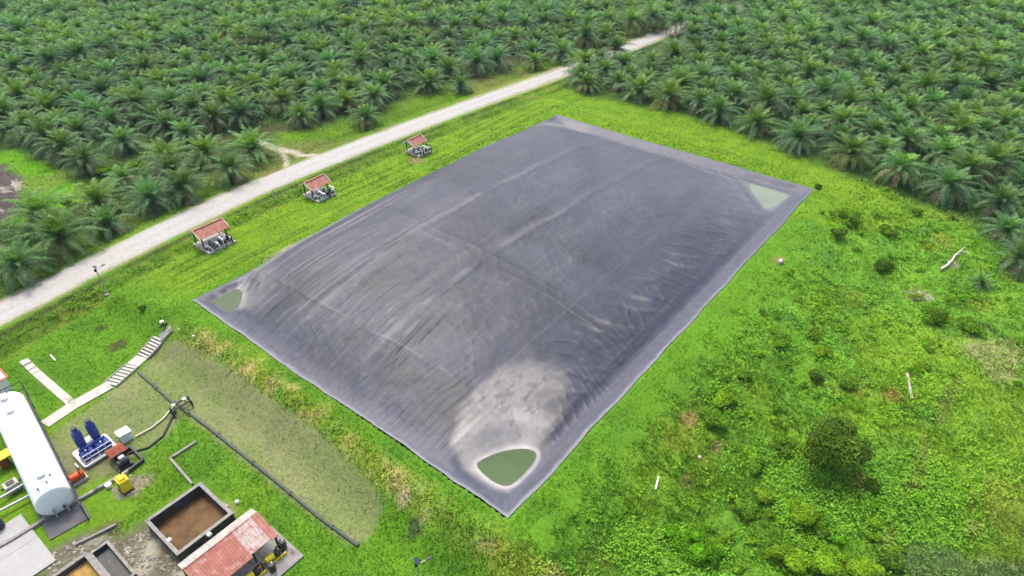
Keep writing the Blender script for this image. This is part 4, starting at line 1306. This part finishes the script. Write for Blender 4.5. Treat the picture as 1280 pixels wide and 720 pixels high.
# --- blower skid
bu, bv = uv_of(*G(121, 566))
t = place('blower_skid', 'white skid with two tall blue stacks and blue blowers near the white tank', 'blower', bu, bv)
fm = MB()
LX, LY = 2.9, 2.5
for sy in (-1, 1): fm.box((0, sy * LY / 2, .30), (LX, .16, .2))
for sx in (-1, 0, 1): fm.box((sx * LX / 2, 0, .302), (.16, LY - .17, .2))
fm.build('skid_frame', M_white, t)
MB().box((0, 0, .43), (LX - .2, LY - .2, .05)).build('deck', M_galv, t)
for sx in (-1, 1):
    for sy in (-1, 1): MB().box((sx * (LX / 2 - .1), sy * (LY / 2 - .1), .08), (.2, .2, .3)).build('foot', M_dark, t)
for sx in (-1, 1):
    st = MB().lathe([(0, .10), (.05, .36), (.35, .40), (1.75, .40), (1.95, .24), (2.35, .24)], (sx * .62, .55, 1.05), (sx * .62, .55, 3), 16).build('silencer_stack', M_blue, t, True)
    MB().tube([(sx * .62, .55, 3.40), (sx * .62, .55, 3.46)], .24, 14).build('cap', M_dark, st)
for k in range(4):
    xx = -1.0 + k * .66
    b_ = MB().lathe([(0, .1), (.02, .32), (.9, .32), (.92, .12)], (xx, -.9, .82), (xx, 1, .82), 14).build('blower', M_blue, t, True)
    MB().box((xx, -.35, .55), (.4, .9, .18)).build('blower_base', M_dark, b_)
MB().tube([(-1.15, .12, 1.15), (1.15, .12, 1.15)], .17, 12).build('header_pipe', M_blue, t, True)
MB().box((0, .62, .95), (.62, .75, 1.0), b=.05).build('control_box', M_white, t)
gr = MB(); 
for z_ in (.95, 1.45): gr.tube([(-1.32, -1.15, z_), (1.32, -1.15, z_)], .035, 6)
for k in range(5): gr.tube([(-1.32 + k * .66, -1.15, .4), (-1.32 + k * .66, -1.15, 1.45)], .03, 6)
gr.build('guard_rail', M_white, t)
# boxes and machines round it
t = place('equipment_cabinet', 'white cabinet with sloping lid right of the blue blowers', 'cabinet', *uv_of(*G(158, 549)))
MB().box((0, 0, .5), (1.0, .85, 1.0), b=.03).build('cabinet_body', M_white, t)
MB().box((0, 0, 1.04), (1.15, 1.0, .07), ry=.07).build('lid', M_white, t)
MB().box((-.51, 0, .5), (.03, .6, .7)).build('door', M_galv, t)
t = place('machine_hut', 'rusty red covered machine between the blue blowers and the white cabinet', 'machine', *uv_of(*G(149, 572)))
MB().box((0, 0, .45), (1.15, .9, .9), b=.03).build('machine_body', M_dark, t)
m = MB(); m.add([(-.75, -.65, .95), (.75, -.65, .95), (.75, .65, .95), (-.75, .65, .95), (-.7, 0, 1.3), (.7, 0, 1.3)], [(0, 1, 5, 4), (2, 3, 4, 5), (1, 2, 5), (3, 0, 4), (3, 2, 1, 0)]); m.build('roof', M_orange, t)
t = place('compressor', 'dark compressor with pipes inside the kerb loop', 'compressor', *uv_of(*G(156, 583)))
MB().box((0, 0, .15), (1.3, .8, .2)).build('base_frame', M_dark, t)
MB().lathe([(0, .1), (.05, .3), (1.0, .3), (1.05, .1)], (-.5, 0, .6), (1, 0, .6), 14).build('vessel', M_dark, t, True)
MB().box((.1, .1, 1.0), (.5, .4, .35), b=.04).build('motor', M_galv, t)
MB().tube([(-.5, .2, .9), (-.5, .5, 1.2), (.4, .6, 1.2), (.6, .6, .1)], .06, 7).build('pipe', M_dark, t)
t = place('yellow_cabinet', 'bright yellow upright machine on grey rubble', 'machine', *uv_of(*G(158, 611)))
MB().box((0, 0, .75), (.85, 1.0, 1.35), b=.08).build('cabinet_body', M_yellow, t)
MB().box((0, .02, 1.50), (.55, .7, .22), b=.06).build('hood', M_yellow, t)
MB().box((-.43, -.1, .8), (.03, .5, .5)).build('grille', M_dark, t)
MB().box((0, 0, .05), (1.0, 1.2, .16)).build('base_frame', M_dark, t)
MB().tube([(.2, .3, 1.55), (.2, .3, 1.95)], .06, 8).build('exhaust', M_dark, t)
t = place('red_pump', 'orange-red pump on a pale base beside the white tank', 'pump', *uv_of(*G(99, 601)))
MB().box((0, 0, .12), (1.4, .9, .24), b=.02).build('base_block', M_conc, t)
MB().lathe([(0, .1), (.03, .36), (.75, .36), (.8, .15)], (-.55, 0, .66), (1, 0, .66), 16).build('motor', M_red, t, True)
MB().lathe([(0, .1), (.03, .42), (.28, .42), (.3, .15)], (.28, 0, .64), (1, 0, .64), 16).build('pump_housing', M_red, t, True)
MB().tube([(.43, 0, 1.0), (.43, 0, 1.4), (.43, .6, 1.4), (.43, .8, .2)], .09, 8).build('pipe', M_galv, t)
t = place('white_bucket', 'small white bucket on the grass between red pump and yellow machine', 'bucket', *uv_of(*G(137, 609)))
MB().lathe([(0, .2), (.42, .27), (.44, .25), (.40, .23), (.05, .17)], (0, 0, 0), (0, 0, 1), 14).build('pail', M_white, t, True)
MB().tube([(-.25, 0, .42), (-.2, .15, .35), (0, .24, .30), (.2, .15, .35), (.25, 0, .42)], .012, 5).build('handle', M_galv, t)
# stone rubble pad under the yellow machine and scattered stones
def rubble(name, label, P, n, smin, smax, seed, material):
    r = np.random.default_rng(seed); P = np.array(P)
    m = MB(); lo, hi = P.min(0), P.max(0); k = 0
    while k < n:
        x_, y_ = r.uniform(lo[0], hi[0]), r.uniform(lo[1], hi[1])
        if poly_sd(np.array([x_]), np.array([y_]), P)[0] < .1: continue
        k += 1; s_ = r.uniform(smin, smax) ** 1.0
        b_ = [Vector(q) for q in ((1, 0, 0), (-1, 0, 0), (0, 1, 0), (0, -1, 0), (0, 0, 1), (0, 0, -1))]
        a_ = r.uniform(0, 6.28); ca_, sa_ = math.cos(a_), math.sin(a_)
        vs = []
        for q in b_:
            q = q * s_ * r.uniform(.6, 1.2); q.z *= .6
            vs.append((x_ + q.x * ca_ - q.y * sa_, y_ + q.x * sa_ + q.y * ca_, hz(x_, y_) + q.z + s_ * .2))
        m.add(vs, [(0, 2, 4), (2, 1, 4), (1, 3, 4), (3, 0, 4), (2, 0, 5), (1, 2, 5), (3, 1, 5), (0, 3, 5)])
    o = m.build(name, material); tag(o, kind='stuff'); return o


M_stone = mat('rubble_stone', (.33, .30, .25), .9, .2, noise=(1.1, .5, 1.4))
rubble('rubble', '', RUBBLE, 420, .05, .24, 5, M_stone)
rubble('rubble', '', PP((128, 606), (152, 586), (178, 596), (172, 618), (146, 628)), 90, .05, .18, 6, M_stone)

# --- basins
def basin(label, u0, u1, v0, v1, zr, wall, zw, wmat, divider=None):
    t = thing('settling_basin', label, 'basin', (*W((u0 + u1) / 2, (v0 + v1) / 2), ZP), AV)
    lx, ly = v1 - v0, u1 - u0; h_ = zr - ZP; dp = 1.6
    H = h_ + dp; zc = h_ - H / 2
    m = MB()
    for s_ in (-1, 1):
        m.box((0, s_ * (ly / 2 - wall / 2), zc), (lx, wall, H), b=.015)
        m.box((s_ * (lx / 2 - wall / 2), 0, zc), (wall, ly - 2 * wall - .004, H), b=.015)
    if divider is not None: m.box((divider, 0, zc - .05), (wall, ly - 2 * wall - .004, H - .1), b=.015)
    m.build('wall', M_basin, t)
    m = MB()                                # light worn coping
    for s_ in (-1, 1):
        m.box((0, s_ * (ly / 2 - wall / 2), h_ + .025), (lx + .06, wall + .06, .05))
        m.box((s_ * (lx / 2 - wall / 2), 0, h_ + .0245), (wall + .06, ly - 2 * wall - .07, .05))
    m.build('coping', M_conc2, t)
    m = MB(); nn = 22; vs, fs = [], []
    for i in range(nn + 1):
        for j in range(nn + 1):
            x_ = (lx - 2 * wall) * (i / nn - .5); y_ = (ly - 2 * wall) * (j / nn - .5)
            vs.append((x_, y_, zw - ZP + float(fbm(x_, y_, .9, 33)) * .06))
    for i in range(nn):
        for j in range(nn): a_ = i * (nn + 1) + j; fs.append((a_, a_ + nn + 1, a_ + nn + 2, a_ + 1))
    m.add(vs, fs); m.build('sludge', wmat, t, True)
    return t


M_basin = mat('basin_wall', (.055, .052, .05), .8, .3, noise=(1.5, .7, 1.5))
c4 = [UV(*p, -1.4) for p in ((181, 649), (251, 605), (294, 642), (219, 694))]
u1_, u0_ = (c4[0][0] + c4[1][0]) / 2, (c4[2][0] + c4[3][0]) / 2
v0_, v1_ = (c4[0][1] + c4[3][1]) / 2, (c4[1][1] + c4[2][1]) / 2
print('basin', u0_, u1_, v0_, v1_)
basin('open rectangular basin of brown water beside the red-roofed shed', u0_, u1_, v0_, v1_, -1.4, .24, -2.48, M_sludge)
d4 = [UV(*p, -1.9) for p in ((58, 722), (111, 691), (130, 717))]
ub1 = (d4[0][0] + d4[1][0]) / 2; ub0 = ub1 - 5.0; vb1 = d4[2][1]
print('basin2', d4)
basin('small basin with yellow scum at the bottom edge, amid rubble', ub0, ub1, vb1 - 5.6, vb1, -1.9, .24, -2.48, M_scum)
e4 = UV(142, 712, -2.0)
basin('narrow dark empty basin joined to the yellow scum basin', ub0 + .3, ub1 - .15, vb1 + .06, vb1 + 1.55, -2.05, .16, -2.5, M_black)
# ladder stubs on the brown basin
for (px, py, lb) in ((262, 669, 'small white pump box on the basin wall beside the shed roof'), (212, 676, 'small pale float at the lower left corner of the brown basin')):
    t = thing('float_switch', lb, 'float', (*GZ(px, py, -1.5), -1.55), AV)
    MB().box((0, 0, .14), (.34, .34, .28), b=.05).build('box_body', M_white, t)
    MB().tube([(0, 0, .1), (-.3, 0, .1), (-.3, 0, -1.1)], .04, 6).build('pipe', M_dark, t)
t = place('white_marker', 'small white block on the grass right of the brown basin', 'block', *uv_of(*G(297, 629)))
MB().box((0, 0, .15), (.3, .3, .34), b=.04).build('block_body', M_white, t); MB().tube([(0, 0, .3), (0, 0, .5)], .04, 6).build('stub', M_galv, t)
t = place('timber_pile', 'short weathered boards lying beside the brown basin', 'boards', *uv_of(*G(280, 634)))
for k in range(4): MB().box((.1 * k - .2, (k - 1.5) * .24, .06 + .02 * k), (.14, 1.9 - .2 * k, .06), rz=.15 * k - .2).build('board', M_wood, t)

# --- red-roofed shed
zr0, zr1 = -.15, .55
A_ = UV(221, 700, zr0); B_ = UV(315, 641, zr0); C_ = UV(341, 674, zr0 - .15)
print('shed', A_, B_, C_)
su1 = (A_[0] + B_[0]) / 2; sv0 = min(A_[1], B_[1]); sv1 = max(A_[1], B_[1]); su0 = C_[0]
lx, ly = sv1 - sv0 + .4, su1 - su0
t = thing('open_shed', 'red-roofed shed with a pale strip and white patch beside the brown basin', 'shed', (*W((su0 + su1) / 2, (sv0 + sv1) / 2), ZP), AV)
he = zr0 - ZP
def sheet(y0, z0, y1, z1, x0, x1, name, material, parent, thick=.05):
    m = MB(); n = max(2, int((x1 - x0) / .22))
    for i in range(n):
        a_ = x0 + (x1 - x0) * i / n; b_ = a_ + (x1 - x0) / n; mm = (a_ + b_) / 2
        for (xa, za, xb, zb) in ((a_, 0, mm, .05), (mm, .05, b_, 0)):
            m.add([(xa, y0, z0 + za), (xb, y0, z0 + zb), (xb, y1, z1 + zb), (xa, y1, z1 + za), (xa, y0, z0 + za - thick), (xb, y0, z0 + zb - thick), (xb, y1, z1 + zb - thick), (xa, y1, z1 + za - thick)],
                  [(0, 1, 2, 3), (7, 6, 5, 4), (0, 4, 5, 1), (2, 6, 7, 3), (0, 3, 7, 4), (1, 5, 6, 2)])
    return m.build(name, material, parent)


hy = ly / 2
yr = hy - .95                              # ridge line
ridge_z = he + .42
sheet(hy, he, yr, ridge_z, -lx / 2, lx / 2, 'pale_roof_strip', mat('grey_white_sheet', (.44, .41, .37), .8, .2, noise=(1.4, .75, 1.1)), t)
sheet(yr, ridge_z + .015, -hy, he - .35, -lx / 2, lx * .13, 'red_roof_sheet', M_roof, t)
sheet(yr - .02, ridge_z + .012, -hy + .25, he - .31, lx * .13 + .01, lx * .40, 'patched_roof_sheet', M_roofpale, t)
sheet(yr - .02, ridge_z + .012, -hy + .1, he - .335, lx * .40 + .01, lx / 2, 'faded_roof_sheet', mat('rusty_sheet', (.36, .17, .13), .8, .2, noise=(2.0, .7, 1.25)), t)
MB().box((-.4, yr, ridge_z + .055), (lx * .86, .22, .06), b=.02).build('ridge_cap', M_roofpale, t)
for sx in (-.47, -.16, .16, .47):
    MB().box((sx * lx, hy - .3, (he + .0) / 2), (.16, .16, he - .05)).build('post', M_dark, t)
    MB().box((sx * lx, -hy + .35, (he - .4) / 2), (.14, .14, he - .42)).build('post', M_dark, t)
MB().box((.25, -1.25, .06), (lx + .9, ly + .7, .2), b=.02).build('floor_slab', M_conc2, t)
MB().box((0, hy - .12, .65), (lx - .5, .12, 1.1)).build('back_wall', M_conc2, t)
for (xx, yy, k) in ((lx * .06, -hy - .15, 0), (lx * .36, -hy - .05, 1)):
    wx, wy = W((su0 + su1) / 2, (sv0 + sv1) / 2)
    d_ = Matrix.Rotation(AV, 3, 'Z') @ Vector((xx, yy, 0))
    g_ = thing('yellow_pump_set', ('yellow pump set under the shed eave, left of two', 'yellow pump set under the shed eave, right of two')[k], 'pump', (wx + d_.x, wy + d_.y, ZP + .16), AV)
    for s_ in (-1, 1): MB().box((0, s_ * .3, .12), (1.7, .1, .2)).build('base_rail', M_yellow, g_)
    MB().lathe([(0, .1), (.03, .26), (.7, .26), (.74, .1)], (-.75, 0, .5), (1, 0, .5), 14).build('motor', M_yellow, g_, True)
    MB().lathe([(0, .1), (.03, .32), (.3, .32), (.34, .1)], (.1, 0, .48), (1, 0, .48), 14).build('pump_housing', M_dark, g_, True)
    MB().tube([(.28, 0, .8), (.28, 0, 1.1), (.7, 0, 1.15), (.8, 0, .1)], .08, 8).build('pipe', M_dark, g_, True)
for (xx, yy, lb) in ((lx * .25, -hy - .75, 'black drum on the shed floor slab between the yellow pump sets'), (lx * .52, -hy + .25, 'black drum at the right corner of the shed floor slab')):
    d_ = Matrix.Rotation(AV, 3, 'Z') @ Vector((xx, yy, 0))
    g_ = thing('drum', lb, 'drum', (wx + d_.x, wy + d_.y, ZP + .16), AV)
    MB().lathe([(0, .24), (.02, .27), (.28, .27), (.30, .29), (.32, .27), (.56, .27), (.58, .29), (.6, .27), (.82, .27), (.84, .24)], (0, 0, 0), (0, 0, 1), 18).build('drum_body', M_black, g_, True)
    MB().tube([(.1, .05, .84), (.1, .05, .88)], .05, 8).build('bung', M_galv, g_)

# --- posts and lamps
def solar_lamp(label, px, py, h_, rz=0.0):
    x, y = G(px, py); t = thing('solar_lamp', label, 'street lamp', (x, y, hz(x, y)), rz)
    MB().tube([(0, 0, -.2), (0, 0, h_ * .5), (0, 0, h_)], [.075, .06, .05], 8).build('pole', M_galv, t)
    MB().box((0, 0, .08), (.4, .4, .2), b=.03).build('footing', M_conc, t)
    MB().tube([(0, 0, h_ - .3), (.7, 0, h_ - .1)], .03, 6).build('arm', M_galv, t)
    MB().box((.85, 0, h_ - .08), (.45, .2, .09), b=.03).build('lamp_head', M_dark, t)
    MB().box((0, 0, h_ + .15), (.34, .5, .05), ry=.25).build('solar_panel', M_glass, t)
    MB().box((-.12, 0, h_ - .3), (.2, .2, .35), b=.03).build('battery_box', M_dark, t)


solar_lamp('solar street lamp with dark panel standing beside the pale road', 134, 369, 3.9, AV)
solar_lamp('solar street lamp with dark panel on the lawn at the bottom edge', 529, 756, 5.6, 0.4)


def post(label, px, py, h_, r, material, name='marker_post', cat='post'):
    x, y = G(px, py); t = thing(name, label, cat, (x, y, hz(x, y)))
    MB().tube([(0, 0, -.2), (.02, 0, h_)], r, 8).build('shaft', material, t)
    MB().tube([(.02, 0, h_), (.02, 0, h_ + .06)], r * 1.5, 8).build('cap', material, t)


post('thin pale post beside the road above the middle pump shed', 344, 252, 1.9, .05, M_conc)
post('thin pale post at the palm row beyond the lagoon\'s far side', 974, 187, 2.6, .06, M_conc)
post('short white post on the grass at the lagoon\'s left corner, by the stairs', 243, 424, .45, .07, M_white)
post('short pale post by the pond rim right of the stairs\' top', 225, 416, .5, .06, M_conc)


def lying(label, name, cat, a, b, r, material, branches=0, seed=0, flat=False):
    A, B = G(*a), G(*b); o_ = (*A, hz(*A)); t = thing(name, label, cat, o_)
    n = 5; pts_ = []
    rr_ = random.Random(seed)
    for i in range(n + 1):
        x, y = A[0] + (B[0] - A[0]) * i / n, A[1] + (B[1] - A[1]) * i / n
        j = 0 if flat else rr_.uniform(-.12, .12)
        pts_.append((x - o_[0] + j, y - o_[1] - j, hz(x, y) - o_[2] + r * .8 + (.25 if not flat else .12)))
    if flat:
        L = math.hypot(B[0] - A[0], B[1] - A[1])
        m = MB(); c_ = (Vector(pts_[0]) + Vector(pts_[-1])) / 2
        m.box(c_, (L, r * 2, .06), rz=math.atan2(B[1] - A[1], B[0] - A[0]), ry=-math.atan2(pts_[-1][2] - pts_[0][2], L)); m.build('plank_body', material, t)
    else:
        MB().tube(pts_, [r * (1 - .6 * i / n) for i in range(n + 1)], 8).build('stem', material, t)
        for k in range(branches):
            p = Vector(pts_[1 + k % 4]); q = p + Vector((rr_.uniform(-1, 1), rr_.uniform(-1, 1), .35))
            MB().tube([p, q], [r * .5, r * .15], 6).build('branch', material, t)


lying('pale fallen branch at the plantation edge on the right', 'fallen_branch', 'branch', (1176, 340), (1204, 312), .16, mat('bleached_wood', (.55, .52, .44), .85, .2), 4, 1)
lying('thin pale plank lying on the grass of the right meadow', 'plank', 'plank', (1139, 500), (1133, 468), .13, M_wood, flat=True)
lying('short white stick on the grass right of the lagoon\'s near corner', 'stick', 'stick', (819, 613), (823, 597), .06, M_white, flat=True)
lying('short white stick on the grass beside the concrete walk', 'stick', 'stick', (64, 445), (70, 452), .06, M_white, flat=True)
lying('dry branches on the pale bare patch in the right meadow', 'dry_branch', 'branch', (1132, 368), (1165, 378), .09, M_wood, 5, 3)
t = place('sack', 'pale sack on bare earth near the lagoon\'s right edge', 'sack', *uv_of(*G(976, 328)))
m = MB(); m.lathe([(0, .1), (.08, .22), (.4, .27), (.75, .24), (.9, .08), (1.0, .12)], (-.5, 0, .16), (1, .1, .16), 12); m.build('sack_body', M_conc, t, True)
MB().tube([(.36, .03, .17), (.42, .03, .17)], .11, 10).build('tie', M_orange, t)
t = place('concrete_block', 'small pale block on the grass left of the dark round tree', 'block', *uv_of(*G(874, 573)))
MB().box((0, 0, .12), (.32, .26, .3), b=.04).build('block_body', M_conc, t)
# heap of soil and prunings at the left edge
P_ = np.array(HEAP); lo, hi = P_.min(0), P_.max(0)
hx, hy_ = np.meshgrid(np.linspace(lo[0], hi[0], 70), np.linspace(lo[1], hi[1], 70), indexing='xy')
sdh = poly_sd(hx, hy_, HEAP)
hzz = hgt(hx, hy_) - .25 + 1.5 * ss(0, 3.5, sdh + (fbm(hx, hy_, 1.5, 7) - .5) * 1.2) * (.6 + .8 * fbm(hx, hy_, 1.3, 8))
c_ = lerp(np.zeros((70 * 70, 3)) + np.array([.10, .085, .08]), np.array([.30, .27, .22]), ss(.5, .62, fbm(hx.ravel(), hy_.ravel(), 1.4, 12)))
idx = np.arange(4900).reshape(70, 70)
Q = np.stack([idx[:-1, :-1], idx[:-1, 1:], idx[1:, 1:], idx[1:, :-1]], -1).reshape(-1, 4)
o = mesh_np('soil_heap', np.stack([hx.ravel(), hy_.ravel(), hzz.ravel()], 1), Q.ravel(), np.full(len(Q), 4), mat('burnt_soil', rough=.95, spec=.1, attr='tint', noise=(2, .6, 1.3), bump=(3, .8, .3)), c_, smooth=True)
tag(o, 'dark grey soil heap with pale rim at the left edge of the glade', 'heap')

# ------------------------------------------------------------------ moist air
hb = MB(); hb.box((0, 145, 21.5), (620, 420, 52))
hm = bpy.data.materials.new('moist_air'); hm.use_nodes = True
hn, hl = hm.node_tree.nodes, hm.node_tree.links
hn.remove(hn['Principled BSDF'])
pv = hn.new('ShaderNodeVolumePrincipled'); pv.inputs['Color'].default_value = (.80, .90, 1, 1)
pv.inputs['Density'].default_value = 0.00012; pv.inputs['Anisotropy'].default_value = .2
hl.new(pv.outputs[0], hn['Material Output'].inputs['Volume'])
haze = hb.build('haze', hm); tag(haze, kind='stuff')
